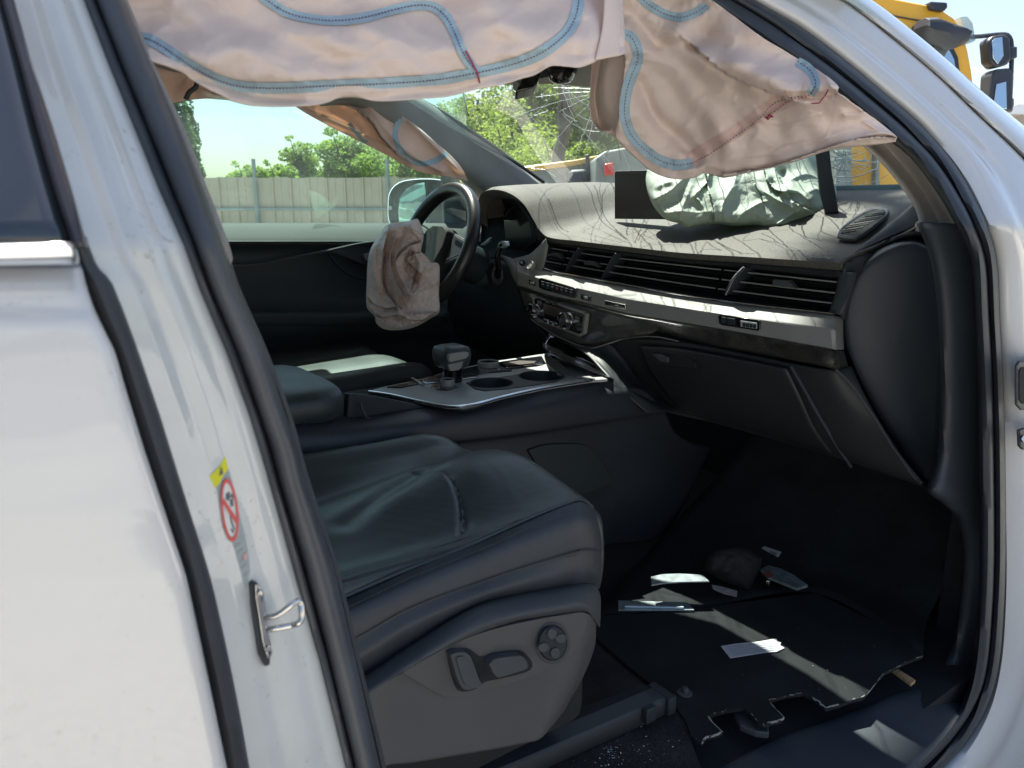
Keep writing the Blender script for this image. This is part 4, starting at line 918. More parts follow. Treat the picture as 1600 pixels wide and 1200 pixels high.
# silver trim: upper facet, crease, lower facet
SX = [808, 840, 860, 900, 940, 980, 1028, 1100, 1180, 1250, 1296]
def prof_line(tab, X): return [fx(x, interp(tab, x), X) for x in SX]
tT = [(808, 406), (840, 419), (870, 427), (940, 441), (1060, 463), (1180, 480), (1304, 494)]
tC = [(808, 424), (860, 441), (900, 450), (980, 467), (1028, 475), (1100, 487), (1200, 501), (1296, 514)]
tB = [(808, 444), (860, 460), (900, 468), (980, 488), (1100, 508), (1180, 522), (1296, 543)]
tG = [(808, 456), (860, 472), (900, 482), (980, 505), (1100, 536), (1200, 555), (1296, 574)]
def endr(row, dx, lists): return row + lists
rows = [prof_line(tT, 1.295), prof_line([(a, b + 1.5) for a, b in tT], 1.289), prof_line(tC, 1.2635), prof_line(tB, 1.2605), prof_line([(a, b + 1) for a, b in tB], 1.264)]
ends = [[(1303, 493, 1.296), (1316, 496, 1.33)], [(1304, 496, 1.290), (1317, 499, 1.33)], [(1304, 516, 1.265), (1317, 518, 1.32)], [(1304, 545, 1.262), (1318, 545, 1.32)], [(1304, 546, 1.265), (1318, 546, 1.32)]]
rows = [r + [fx(*p) for p in e] for r, e in zip(rows, ends)]
st_ = loft('silver_trim', rows, 110, 30, M['silver'], dash, lin=False, linv=True, angle=25)
# the left sweep of the trim up to the hood
loft('silver_sweep', [[fx(*p) for p in r] for r in ([(853, 373, 1.296), (842, 385, 1.292), (828, 397, 1.29), (812, 402, 1.288), (803, 404, 1.286)], [(855, 380, 1.296), (848, 396, 1.29), (836, 410, 1.286), (820, 414, 1.284), (806, 412, 1.284)], [(857, 384, 1.30), (848, 420, 1.288), (836, 424, 1.283), (820, 420, 1.282), (808, 418, 1.282)])], 30, 16, M['silver'], dash)
loft('silver_left_cap', [[fx(*p) for p in r] for r in ([(782, 398, 1.30), (795, 402, 1.29), (808, 407, 1.288)], [(790, 408, 1.30), (798, 414, 1.286), (808, 424, 1.276)], [(800, 424, 1.30), (802, 434, 1.286), (809, 446, 1.272)])], 10, 12, M['silver'], dash)
# gloss strip under the silver
rows = [prof_line([(a, b + 1) for a, b in tB], 1.268), prof_line([(a, b + 3) for a, b in tB], 1.264), prof_line([(a, b - 3) for a, b in tG], 1.280), prof_line(tG, 1.297)]
ends = [[(1304, 547, 1.278), (1318, 548, 1.33)], [(1304, 549, 1.276), (1318, 550, 1.33)], [(1304, 573, 1.288), (1324, 570, 1.33)], [(1304, 577, 1.30), (1326, 572, 1.34)]]
rows = [r + [fx(*p) for p in e] for r, e in zip(rows, ends)]
loft('gloss_strip', rows, 110, 14, M['dusty_gloss'], dash, linv=True, angle=40)
# centre stack
loft('centre_stack', [[fx(*p) for p in r] for r in (
    [(810, 448, 1.276), (840, 458, 1.276), (900, 470, 1.276), (980, 489, 1.276), (1040, 500, 1.276)],
    [(814, 466, 1.27), (845, 478, 1.268), (900, 492, 1.268), (970, 506, 1.272), (1030, 516, 1.276)],
    [(826, 490, 1.265), (850, 502, 1.262), (900, 515, 1.262), (955, 524, 1.268), (1010, 524, 1.28)],
    [(845, 508, 1.262), (866, 521, 1.258), (905, 535, 1.256), (945, 535, 1.266), (985, 527, 1.29)],
    [(850, 511, 1.29), (870, 524, 1.29), (905, 539, 1.28), (945, 539, 1.28), (985, 530, 1.30)])], 50, 30, M['dusty_gloss'], dash, angle=60)
MB().tube([Vector(v) for v in crom([fx(*p) for p in [(830, 499, 1.262), (866, 523, 1.257), (900, 538, 1.254), (924, 544, 1.256), (950, 537, 1.264), (980, 528, 1.282), (1022, 526, 1.29), (1060, 533, 1.29)]], 40)], .0015, 6).build('stack_edge_line', M['silver'], dash)
# climate control
cc = empty('climate_control', (0, 0, 0), car)
def CP(x, y, o=0): return fx(x, y, interp([(455, 1.266), (480, 1.262), (530, 1.254)], y) - o)
fr = [(831, 464), (838, 463), (912, 487), (916, 491), (912, 522), (906, 526), (842, 502), (836, 497)]
MB().prism([CP(x, y, .004) for x, y in fr], (.012, 0, 0)).build('bezel', M['silver'], cc, bevel=.0015)
fr2 = [(834, 467), (840, 466), (909, 490), (912, 493), (909, 519), (904, 522), (843, 498), (838, 494)]
pn_ = MB().prism([CP(x, y, .0065) for x, y in fr2], (.006, 0, 0)).build('control_panel', M['gloss'], cc, bevel=.001)
MB().prism([CP(x, y, .0085) for x, y in [(849, 474), (880, 484), (880, 499), (850, 490)]], (.003, 0, 0)).build('display', M['screen'], cc, bevel=.0005)
for (a, b) in (((849, 498), (856, 500.5)), ((857, 501), (864, 503.5)), ((865, 504), (872, 506.5)), ((873, 507), (881, 509.5))):
    MB().prism([CP(a[0], a[1], .011), CP(b[0], b[1], .011), CP(b[0], b[1] + 5, .011), CP(a[0], a[1] + 5, .011)], (.005, 0, 0)).build('toggle_key', M['chrome'], cc, bevel=.001)
for x, y in ((901, 497), (903, 506), (904, 514), (842, 472), (845, 490), (855, 471), (866, 474)):
    MB().prism([CP(x - 3, y - 3, .009), CP(x + 4, y - 1.5, .009), CP(x + 4, y + 3.5, .009), CP(x - 3, y + 2, .009)], (.003, 0, 0)).build('button', M['plastic_grey'], cc, bevel=.0006)
for x, y, r in ((839, 486, .016), (889, 502, .0195)):
    c = CP(x, y, .004); nrm = Vector((-.95, 0, .25)).normalized(); u = Vector((0, 1, 0)); w = nrm.cross(u)
    rows = []
    for rr, h in ((1.15, .003), (1.15, .006), (1.0, .007), (.98, .022), (.94, .026), (.84, .027), (.80, .023), (0, .022)):
        rows.append([c + nrm * h + (u * math.cos(a) + w * math.sin(a)) * r * rr for a in [k * math.pi / 18 for k in range(36)]])
    kn = MB().grid(rows[:6], close_u=True).build('knob', M['chrome'], cc, angle=30)
    MB().grid(rows[5:], close_u=True).build('knob_face', M['gloss'], kn)
# button row and small switches
br = empty('button_row', (0, 0, 0), car)
def SP(x, y, o=0): return fx(x, y, 1.2605 - o)
MB().prism([SP(x, y, .002) for x, y in [(841, 436), (845, 434), (897, 449), (901, 452), (901, 463), (897, 466), (846, 452), (842, 449)]], (.01, 0, 0)).build('button_bezel', M['gloss'], br, bevel=.001)
for k in range(7):
    x, y = 848 + k * 7.3, 443.5 + k * 2.1
    b_ = MB().prism([SP(x - 2.9, y - 4.5, .0042), SP(x + 2.9, y - 3, .0042), SP(x + 2.9, y + 6, .0042), SP(x - 2.9, y + 4.5, .0042)], (.004, 0, 0)).build('button', M['plastic'], br, bevel=.0006)
    MB().prism([SP(x - 1.5, y - .8, .0047), SP(x + 1.5, y, .0047), SP(x + 1.5, y + 1.6, .0047), SP(x - 1.5, y + .8, .0047)], (.001, 0, 0)).build('icon', M['sticker_red'] if k == 3 else M['sticker_grey'], b_, smooth=False)
for q in ([(826, 437), (836, 440), (836, 447), (826, 444)], [(907, 459), (923, 463), (923, 471), (907, 467)]):
    b_ = MB().prism([SP(x, y, .002) for x, y in q], (.008, 0, 0)).build('button_bezel', M['gloss'], br, bevel=.0008)
    cx, cy = sum(p[0] for p in q) / 4, sum(p[1] for p in q) / 4
    MB().prism([SP(cx - 3, cy - 2.4, .0035), SP(cx + 3, cy - .9, .0035), SP(cx + 3, cy + 2.6, .0035), SP(cx - 3, cy + 1.2, .0035)], (.002, 0, 0)).build('button', M['sticker_grey'], b_, bevel=.0004)
bp = MB().prism([SP(x, y, .003) for x, y in [(1122, 493), (1126, 491), (1184, 500), (1187, 503), (1187, 514), (1183, 517), (1127, 508), (1123, 505)]], (.01, 0, 0)).build('passenger_switch_panel', M['gloss'], car, bevel=.001)
for q in ([(1127, 495), (1134, 496), (1134, 506), (1127, 505)], [(1136, 496.5), (1148, 498), (1148, 508.5), (1136, 507)]):
    MB().prism([SP(x, y, .0048) for x, y in q], (.003, 0, 0)).build('button', M['plastic'], bp, bevel=.0005)
dpn = MB().prism([SP(x, y, .0052) for x, y in [(1157, 501), (1182, 504.5), (1182, 514), (1157, 510.5)]], (.003, 0, 0)).build('rocker', M['sticker_grey'], bp, bevel=.0005)
for k in range(4):
    x = 1160 + k * 5.5; MB().prism([SP(x, 503.6 + k * .75, .0064), SP(x + 4.4, 504.2 + k * .75, .0064), SP(x + 4.4, 511.2 + k * .75, .0064), SP(x, 510.6 + k * .75, .0064)], (.002, 0, 0)).build('rocker_key', M['plastic'], bp, bevel=.0004)
# badge with its lettering
bd = MB().prism([SP(x, y, .002) for x, y in [(945, 469), (977, 476), (977, 483), (945, 476)]], (.006, 0, 0)).build('badge', M['gloss'], car, bevel=.0006)
MB().tube([SP(*p, .0026) for p in [(945, 469), (977, 476), (977, 483), (945, 476), (945, 469)]], .0005, 5).build('badge_rim', M['chrome'], bd)
def text(s, a, b, h, m, parent, name='lettering', depth=.0006, up=None, shear=0):
    cu = D.curves.new(name, 'FONT'); cu.body = s; cu.size = 1; cu.extrude = 0; cu.align_x = 'LEFT'; cu.shear = shear
    o = D.objects.new(name, cu); COL.objects.link(o); bpy.context.view_layer.update()
    me = D.meshes.new_from_object(o.evaluated_get(bpy.context.evaluated_depsgraph_get())); D.objects.remove(o)
    xs = [v.co.x for v in me.vertices]; w = max(xs) - min(xs); x0 = min(xs)
    X = (b - a); X0 = X.normalized(); UPV = up.normalized(); N = X0.cross(UPV)
    for v in me.vertices: v.co = a + X * ((v.co.x - x0) / w) + UPV * (v.co.y * h) 
    me.materials.append(m); o = D.objects.new(name, me); COL.objects.link(o); o.parent = parent
    md = o.modifiers.new('s', 'SOLIDIFY'); md.thickness = depth; md.offset = 0
    return o
a_, b_ = SP(948, 475.5, .0035), SP(975, 481.5, .0035)
text('quattro', a_, b_, .0080, M['chrome'], bd, up=Vector((0, 0, 1)), shear=.3)
def on_top(px, py):
    v = PX(px, py, 1.327); return v
a_, b_ = dtop(1258, 406.5, .004), dtop(1297, 409, .004)
text('AIRBAG', a_ + Vector((0, 0, .002)), b_ + Vector((0, 0, .002)), .020, M['text'], dash, up=Vector((.80, 0, .42)), depth=.0012)
# start button and small round sensor
for x, y, r, mm_ in ((816, 411, .0075, 'gloss'), (830, 415, .0115, 'silver')):
    c = fx(x, y, 1.272); nrm = Vector((-.9, 0, .43)).normalized(); u = Vector((0, 1, 0)); w = nrm.cross(u)
    rows = [[c + nrm * h + (u * math.cos(a) + w * math.sin(a)) * r * rr for a in [k * math.pi / 14 for k in range(28)]] for rr, h in ((1.1, -.004), (1.1, .004), (.95, .006), (.85, .004), (0, .0045))]
    MB().grid(rows, close_u=True).build('start_button' if r > .01 else 'round_button', M[mm_], dash)

# lower dash, knee panel and glove box
LR = [
    [(945, 540, 1.29), (985, 530, 1.30), (1030, 530, 1.305), (1100, 540, 1.305), (1200, 560, 1.305), (1300, 578, 1.305), (1330, 572, 1.34)],
    [(960, 548, 1.30), (995, 545, 1.31), (1040, 552, 1.31), (1120, 565, 1.31), (1210, 582, 1.31), (1300, 600, 1.31), (1345, 605, 1.34)],
    [(978, 575, 1.33), (1010, 580, 1.33), (1060, 590, 1.33), (1140, 605, 1.33), (1225, 625, 1.33), (1310, 640, 1.33), (1375, 660, 1.36)],
    [(995, 610, 1.38), (1030, 620, 1.37), (1080, 632, 1.37), (1160, 650, 1.37), (1240, 672, 1.37), (1320, 695, 1.37), (1410, 715, 1.39)],
    [(1015, 635, 1.42), (1050, 645, 1.42), (1100, 656, 1.42), (1170, 675, 1.42), (1250, 697, 1.42), (1330, 722, 1.42), (1440, 758, 1.41)],
    [(1060, 636, 1.60), (1090, 645, 1.60), (1130, 656, 1.60), (1190, 672, 1.60), (1260, 690, 1.60), (1340, 715, 1.60), (1455, 750, 1.60)]]
loft('knee_panel', [[fx(*p) for p in r] for r in LR], 80, 50, mat('knee_panel_plastic', (.015, .018, .020), .55, bump=.3, bscale=900, bdist=.0005, var=.15, vscale=5), dash, angle=60)
gb = empty('glove_box', (0, 0, 0), car)
GB = [[(1000, 540, 1.292), (1060, 544, 1.295), (1140, 558, 1.295), (1230, 576, 1.295)], [(1012, 572, 1.315), (1065, 580, 1.315), (1150, 600, 1.315), (1252, 622, 1.315)], [(1040, 612, 1.352), (1090, 624, 1.352), (1170, 645, 1.352), (1275, 672, 1.352)], [(1064, 640, 1.395), (1110, 652, 1.395), (1190, 672, 1.395), (1300, 706, 1.395)]]
loft('lid', [[fx(*p) for p in r] for r in GB], 40, 30, D.materials['knee_panel_plastic'], gb, solid=.006)
MB().prism([fx(x, y, 1.296) for x, y in [(1004, 552), (1012, 547), (1070, 555), (1086, 566), (1087, 576), (1060, 575), (1030, 569), (1012, 562)]], (.006, 0, 0)).build('handle_recess', M['black'], gb, bevel=.002)
MB().prism([fx(x, y, 1.290) for x, y in [(1018, 553), (1030, 552), (1044, 558), (1044, 567), (1032, 565)]], (.006, 0, 0)).build('handle', M['plastic_grey'], gb, bevel=.002)
MB().tube([Vector(v) for v in crom([fx(*p) for p in [(1236, 572, 1.300), (1252, 600, 1.308), (1280, 650, 1.33), (1310, 700, 1.38), (1330, 730, 1.41)]], 30)], .003, 6).build('panel_ridge', M['plastic_grey'], dash)
MB().tube([Vector(v) for v in crom([fx(*p) for p in [(1306, 577, 1.30), (1330, 600, 1.315), (1365, 650, 1.345), (1400, 705, 1.38), (1440, 755, 1.41)]], 30)], .003, 6).build('panel_ridge', M['plastic_grey'], dash)
MB().tube([Vector(v) for v in crom([fx(*p) for p in [(950, 541, 1.285), (972, 560, 1.30), (990, 590, 1.34), (1012, 618, 1.38), (1045, 640, 1.40), (1100, 655, 1.41)]], 30)], .003, 6).build('panel_ridge', M['plastic_grey'], dash)  # highlight along the panel edge put in as paler grey
# left of the stack: column shroud and lower driver panel
loft('driver_lower_panel', [[PX(*p) for p in r] for r in (
    [(700, 400, 1.30), (750, 405, 1.30), (790, 408, 1.30), (812, 446, 1.285)], [(700, 470, 1.28), (750, 470, 1.28), (800, 470, 1.28), (828, 492, 1.27)],
    [(700, 520, 1.32), (750, 520, 1.32), (810, 520, 1.30), (850, 520, 1.275)], [(710, 560, 1.5), (760, 560, 1.5), (830, 555, 1.45), (880, 545, 1.4)])], 24, 24, M['plastic'], dash)
# instrument binnacle
bn = empty('instrument_cluster', (0, 0, 0), car)
loft('binnacle', [[PX(*p) for p in r] for r in (
    [(749, 345, 1.31), (750, 318, 1.31), (757, 306, 1.31), (785, 304, 1.31), (806, 313, 1.31), (822, 330, 1.31), (838, 356, 1.31), (853, 376, 1.31)],
    [(752, 350, 1.40), (756, 326, 1.40), (765, 316, 1.40), (785, 315, 1.40), (803, 322, 1.40), (816, 336, 1.40), (830, 358, 1.40), (840, 378, 1.40)],
    [(752, 400, 1.42), (762, 395, 1.42), (775, 392, 1.42), (785, 392, 1.42), (800, 394, 1.42), (812, 396, 1.42), (824, 398, 1.42), (838, 400, 1.42)],
    [(770, 402, 1.30), (778, 402, 1.30), (786, 403, 1.30), (792, 403, 1.30), (800, 404, 1.30), (806, 404, 1.30), (812, 402, 1.30), (820, 400, 1.30)])], 40, 30, M['black'], bn)
MB().prism([PX(x, y, 1.385) for x, y in [(786, 330), (796, 323), (815, 325), (833, 345), (838, 376), (820, 392), (790, 388)]], (.01, 0, 0)).build('display', M['gloss'], bn, bevel=.002)
MB().tube([Vector(v) for v in crom([PX(x, y, 1.38) for x, y in [(789, 338), (796, 328), (806, 323), (818, 325), (828, 335)]], 20)], .0015, 5).build('dial_rim', M['plastic_grey'], bn)
MB().prism([PX(x, y, 1.36) for x, y in [(750, 383), (766, 370), (764, 378), (756, 384)]], (.01, 0, 0)).build('lit_vent_edge', M['zinc'], bn, bevel=.002)  # lit edge put in as a pale metal sliver

# centre screen and airbag flap
scn = MB().prism([PX(x, y, 1.47) for x, y in [(960, 269), (963, 267), (1060, 264), (1062, 266), (1062, 343), (960, 342)]], (.012, 0, 0)).build('centre_screen', M['screen'], car, bevel=.002)
MB().prism([PX(x, y, 1.466) for x, y in [(961, 269), (1061, 266), (1061, 269.5), (961, 272.5)]], (.003, 0, 0)).build('screen_rim', M['plastic_grey'], scn, smooth=False)
MB().prism([PX(x, y, 1.62) for x, y in [(1272, 225), (1296, 232), (1300, 270), (1311, 333), (1290, 335), (1280, 300)]], (.03, .02, 0)).build('airbag_lid', mat('airbag_lid_plastic', (.018, .022, .03), .5, bump=.2), car, bevel=.004)

# ---------------- centre console
con = empty('centre_console', (0, 0, 0), car)
def K(x, y, o=0): return PZ(x, y, .92 + o)
tr_out = [(574, 611), (600, 604), (640, 596), (672, 588), (700, 580), (760, 566), (815, 558), (858, 551), (880, 558), (905, 573), (935, 586), (950, 592), (920, 594), (850, 605), (790, 618), (745, 630), (722, 634), (700, 634), (660, 627), (610, 616)]
MB().prism([K(x, y, 0) for x, y in tr_out], (0, 0, -.007)).build('console_trim', M['console_silver'], con, bevel=.002)
MB().prism([K(x, y, -.0075) + Vector((.0, .0, 0)) for x, y in tr_out], (0, 0, -.026)).build('trim_underside', M['plastic'], con, bevel=.006)
MB().tube([Vector(v) for v in crom([K(x, y, .000) for x, y in [(576, 612), (610, 617), (660, 628), (700, 635), (722, 635), (745, 631), (790, 619), (850, 606), (925, 594)]], 60)], .003, 8).build('bright_edge', M['chrome_strip'], con)
def kslab(name, pts, m, o, th, bev=.0008, par=None): return MB().prism([K(x, y, o) for x, y in pts], (0, 0, -th)).build(name, m, par or con, bevel=bev)
gp_ = kslab('gloss_panel', [(604, 604), (640, 597), (672, 589), (700, 581), (760, 568), (815, 560), (846, 556), (856, 566), (840, 571), (790, 577), (752, 584), (700, 592), (650, 600), (625, 605)], M['gloss'], .0025, .004)
kslab('bright_front_bar', [(846, 556), (856, 553), (884, 571), (930, 591), (918, 592), (872, 584), (852, 566)], M['silver'], .003, .005)
kslab('bright_front_bar', [(856, 554), (866, 556), (888, 571), (880, 572)], M['chrome'], .008, .006)
kslab('slot_line', [(790, 572), (846, 566), (848, 568), (792, 574)], M['chrome'], .0045, .002)
kslab('touchpad', [(786, 567), (812, 563), (838, 564), (832, 570), (795, 575)], M['screen'], .0045, .002)
kslab('shift_gate_frame', [(657, 593), (680, 586), (740, 583), (749, 585), (745, 589), (690, 596), (664, 598)], M['chrome'], .004, .003)
kslab('shift_gate', [(662, 593), (682, 587), (738, 585), (744, 586), (740, 588), (690, 594), (668, 596)], M['gloss'], .0055, .003)
kslab('chrome_bar', [(641, 590), (645, 589), (662, 598), (657, 599)], M['chrome'], .006, .004)
# gear selector
def prof(cx, cy, px, py, w, h, z, n=24, e=2.6):
    out = []
    for k in range(n):
        a = 2 * math.pi * k / n; c_, s_ = math.cos(a), math.sin(a)
        out.append((cx + math.copysign(abs(c_) ** (2 / e), c_) * w, cy + math.copysign(abs(s_) ** (2 / e), s_) * h, z))
    return out
g0 = PY(706, 584, 1.42)
gx, gy = g0.x, g0.y
rows = [prof(gx, gy, 0, 0, .020, .022, .918), prof(gx, gy, 0, 0, .022, .024, .930), prof(gx, gy, 0, 0, .024, .026, .950), prof(gx + .002, gy, 0, 0, .027, .030, .957)]
sel = MB().grid(rows, close_u=True).build('gear_selector_stem', M['gloss'], con)
rows = [prof(gx, gy, 0, 0, w * .88, h * .88, z - .001, 40, 5.5) for w, h, z in ((.002, .002, .953), (.028, .030, .953), (.033, .035, .956), (.037, .039, .966), (.039, .041, .982), (.038, .040, .993), (.034, .036, .999), (.024, .026, 1.002), (.001, .001, 1.003))]
MB().grid(rows, close_u=True).build('grip', M['leather'], sel, angle=60)
MB().prism([PY(x, y, 1.372) for x, y in [(702, 556), (706, 553), (728, 550), (733, 551), (733, 556), (729, 560), (704, 566), (701, 563)]], (0, .01, 0)).build('grip_inlay', M['silver'], sel, bevel=.0015)
MB().prism([PY(x, y, 1.385) for x, y in [(700, 570), (724, 564), (722, 574), (718, 578), (704, 580)]], (0, .01, 0)).build('stem_inlay', M['silver'], sel, bevel=.0015)
# rotary knobs
def rknob(px, py, r, h, name='rotary_knob', o=0.0):
    c = K(px, py, o); rows = []
    for rr, z in ((1.0, 0), (1.0, h * .85), (.95, h), (.86, h * 1.02), (.80, h * .9), (0, h * .9)):
        rows.append([c + Vector((math.cos(a) * r * rr, math.sin(a) * r * rr, z)) for a in [k * math.pi / 16 for k in range(32)]])
    kn = MB().grid(rows[:5], close_u=True).build(name, M['silver'], con, angle=30)
    MB().grid(rows[4:], close_u=True).build('knob_cap', M['gloss'], kn)
rknob(763, 573, .026, .014, o=.002)
kslab('knob_base', [(746, 575), (780, 571), (800, 578), (752, 582)], M['plastic'], .0035, .003)
MB().tube([K(776, 574, .004), K(780, 578, .004)], .003, 6).build('small_lever', M['chrome'], con)
kslab('knob_base', [(672, 604), (688, 599), (707, 599), (717, 604), (700, 609), (682, 608)], M['gloss'], .0022, .003)
rknob(699, 602, .016, .014, o=.002)
# cup holders: wells cut through the trim
sur = kslab('cup_holder_surround', [(728, 597), (745, 592), (775, 590), (800, 586), (828, 580), (860, 579), (876, 584), (878, 590), (868, 596), (835, 601), (790, 607), (757, 610), (742, 607)], M['plastic_grey'], .0022, .003)
bpy.context.view_layer.update()
cut = MB(); CH = [(K(768, 600), .046), (K(846, 589), .050)]
for c, a_ in CH:
    cut.grid([[c + Vector((math.cos(t) * a_ * rr, math.sin(t) * a_ * rr, z)) for t in [k * math.pi / 20 for k in range(40)]] for rr, z in ((0, .03), (1, .03), (1, -.10), (0, -.10))], close_u=True)
cut = cut.build('cutter', M['black'], None, smooth=False)
for nm in ('console_trim', 'trim_underside', 'cup_holder_surround'):
    o = [q for q in con.children if q.name == nm][0]
    m = o.modifiers.new('cut', 'BOOLEAN'); m.object = cut; m.operation = 'DIFFERENCE'; m.solver = 'EXACT'
    bpy.context.view_layer.update(); dgx = bpy.context.evaluated_depsgraph_get()
    me = D.meshes.new_from_object(o.evaluated_get(dgx)); o.modifiers.clear(); o.data = me
D.objects.remove(cut)
for c, a_ in CH:
    rows = [[c + Vector((math.cos(t) * a_ * rr, math.sin(t) * a_ * rr, z)) for t in [k * math.pi / 24 for k in range(48)]] for rr, z in ((1.05, .0025), (1.03, .0042), (.99, .0035), (.97, -.002), (.93, -.075), (.0, -.078))]
    MB().grid(rows, close_u=True).build('cup_holder', M['plastic'], con)

# ramp panel up to the stack
loft('console_ramp', [[PX(*p) for p in r] for r in ([(858, 550, 1.05), (905, 572, 1.12), (955, 592, 1.18)], [(848, 538, 1.22), (905, 560, 1.24), (965, 590, 1.25)], [(858, 522, 1.29), (915, 540, 1.29), (975, 575, 1.30)])], 20, 20, M['gloss'], con)
loft('leg_panel', [[PX(*p) for p in r] for r in (
    [(866, 530, 1.275), (895, 541, 1.25), (920, 557, 1.225), (943, 581, 1.20), (962, 602, 1.20), (1010, 645, 1.262)],
    [(890, 536, 1.268), (915, 545, 1.25), (940, 560, 1.24), (962, 583, 1.235), (985, 608, 1.24), (1034, 644, 1.31)],
    [(925, 543, 1.272), (945, 539, 1.275), (957, 541, 1.285), (975, 563, 1.30), (994, 590, 1.325), (1014, 614, 1.36), (1062, 642, 1.40)])], 50, 20, mat('leg_panel_plastic', (.022, .028, .031), .5, bump=.3, bscale=900, bdist=.0005, grain=.15, gscale=500), con, solid=.003)
# body flank
CF = [
    [(430, 652, 1.33), (520, 648, 1.32), (560, 650, 1.31), (640, 640, 1.30), (720, 630, 1.285), (800, 612, 1.275), (900, 596, 1.27), (955, 588, 1.27)],
    [(430, 662, 1.28), (520, 660, 1.275), (560, 659, 1.27), (640, 651, 1.26), (720, 642, 1.252), (800, 628, 1.25), (900, 608, 1.25), (962, 600, 1.25)],
    [(430, 680, 1.245), (520, 678, 1.24), (600, 670, 1.235), (700, 660, 1.23), (800, 645, 1.23), (900, 628, 1.23), (960, 618, 1.23), (1010, 612, 1.24)],
    [(430, 715, 1.235), (560, 705, 1.23), (680, 692, 1.228), (760, 684, 1.226), (830, 675, 1.226), (900, 664, 1.226), (985, 650, 1.226), (1035, 642, 1.24)],
    [(430, 719, 1.25), (560, 709, 1.245), (680, 696, 1.242), (760, 688, 1.240), (830, 679, 1.240), (900, 668, 1.24), (985, 654, 1.24), (1040, 646, 1.25)],
    [(430, 760, 1.25), (560, 750, 1.25), (680, 740, 1.245), (760, 735, 1.24), (840, 730, 1.24), (920, 715, 1.24), (1000, 700, 1.24), (1060, 680, 1.25)],
    [(430, 860, 1.26), (560, 860, 1.26), (680, 860, 1.26), (760, 860, 1.26), (850, 860, 1.26), (960, 850, 1.26), (1040, 830, 1.26), (1110, 700, 1.3)]]
loft('console_flank', [[PY(*p) for p in r] for r in CF], 80, 70, mat('console_plastic', (.022, .027, .034), .5, bump=.3, bscale=900, bdist=.0005, var=.12, vscale=6), con, linv=False, angle=60)
MB().prism([PY(x, y, 1.232) for x, y in [tuple(v) for v in crom([np.array(p, float) for p in [(826, 704), (850, 696), (880, 694), (915, 696), (932, 708), (945, 730), (958, 752), (930, 766), (900, 772), (850, 745)]], 40)]], (0, .02, 0)).build('flank_pad', M['door_card'], con, bevel=.004)
# storage tray behind the trim
MB().box(((K(540, 620).x + K(700, 620).x) / 2 - .06, 1.45, .86), .36, .30, .05).build('storage_tray', M['black'], con, smooth=False)
MB().prism([PY(x, y, 1.30) for x, y in [(545, 616), (575, 618), (640, 630), (690, 641), (640, 650), (560, 658), (541, 655)]], (0, .02, 0)).build('tray_wall', M['plastic'], con, bevel=.003)
MB().tube([PY(563, 628, 1.29), PY(565, 636, 1.29), PY(572, 652, 1.28), PY(582, 655, 1.28)], .002, 6).build('tray_latch', M['plastic_grey'], con)
# armrest
rows = []
for X_, s in ((-.1, 1), (.30, 1), (.44, 1), (.50, .99), (.535, .95), (.553, .86), (.56, .6), (.562, 0)):
    r = []
    for k in range(28):
        a = 2 * math.pi * k / 28; c_, s_ = math.cos(a), math.sin(a); e = 4.0
        r.append((X_, 1.435 + math.copysign(abs(c_) ** (2 / e), c_) * .165 * s, .940 + math.copysign(abs(s_) ** (2 / e), s_) * .040 * s))
    rows.append(r)
ar = MB().grid(rows, close_u=True).build('armrest_lid', M['leather'], con)
MB().tube([(X_, 1.435 - .166 * s, .928) for X_, s in ((-.1, 1), (.30, 1), (.44, 1), (.50, .99), (.533, .955))], .0018, 6).build('lid_seam', M['rubber'], ar)
MB().box((.16, 1.435, .86), .72, .30, .10).build('armrest_base', M['plastic'], con, bevel=.01)

# ---------------- driver's seat
ds = empty('driver_seat', (0, 0, 0), car)
def seatrows(y0, mir, X0, X1, zb):
    S = [(-.245, -.08), (-.25, -.03), (-.235, .012), (-.205, .024), (-.165, .010), (-.11, -.022), (-.04, -.012), (.04, -.012), (.11, -.022), (.165, .010), (.205, .024), (.235, .012), (.25, -.03), (.245, -.08)]
    rows = []
    for f in [0, .15, .3, .45, .6, .72, .82, .9, .95, .985, 1.0, 1.0, .99]:
        i = len(rows); X = X0 + (X1 - X0) * f
        drop = {8: -.006, 9: -.022, 10: -.05, 11: -.09, 12: -.14}.get(i, 0)
        rows.append([(X - (.05 * (abs(y) / .25) ** 3 if f > .6 else 0), y0 + y * (1 if i < 11 else .97), zb + z * (1 - .5 * f if z > 0 else 1 - .4 * f) + drop + .018 * f) for y, z in S])
    return rows
MB().grid(loftrows(seatrows(1.95, 1, .30, 1.03, .868), 80, 70)).build('cushion', mat('driver_seat_leather', (.022, .023, .020), .5, bump=.35, bscale=420, bdist=.0006, var=.15, vscale=14, voro=True), ds, solid=.003)
MB().box((.62, 1.95, .68), .6, .44, .20).build('seat_base', M['plastic'], ds, bevel=.03)

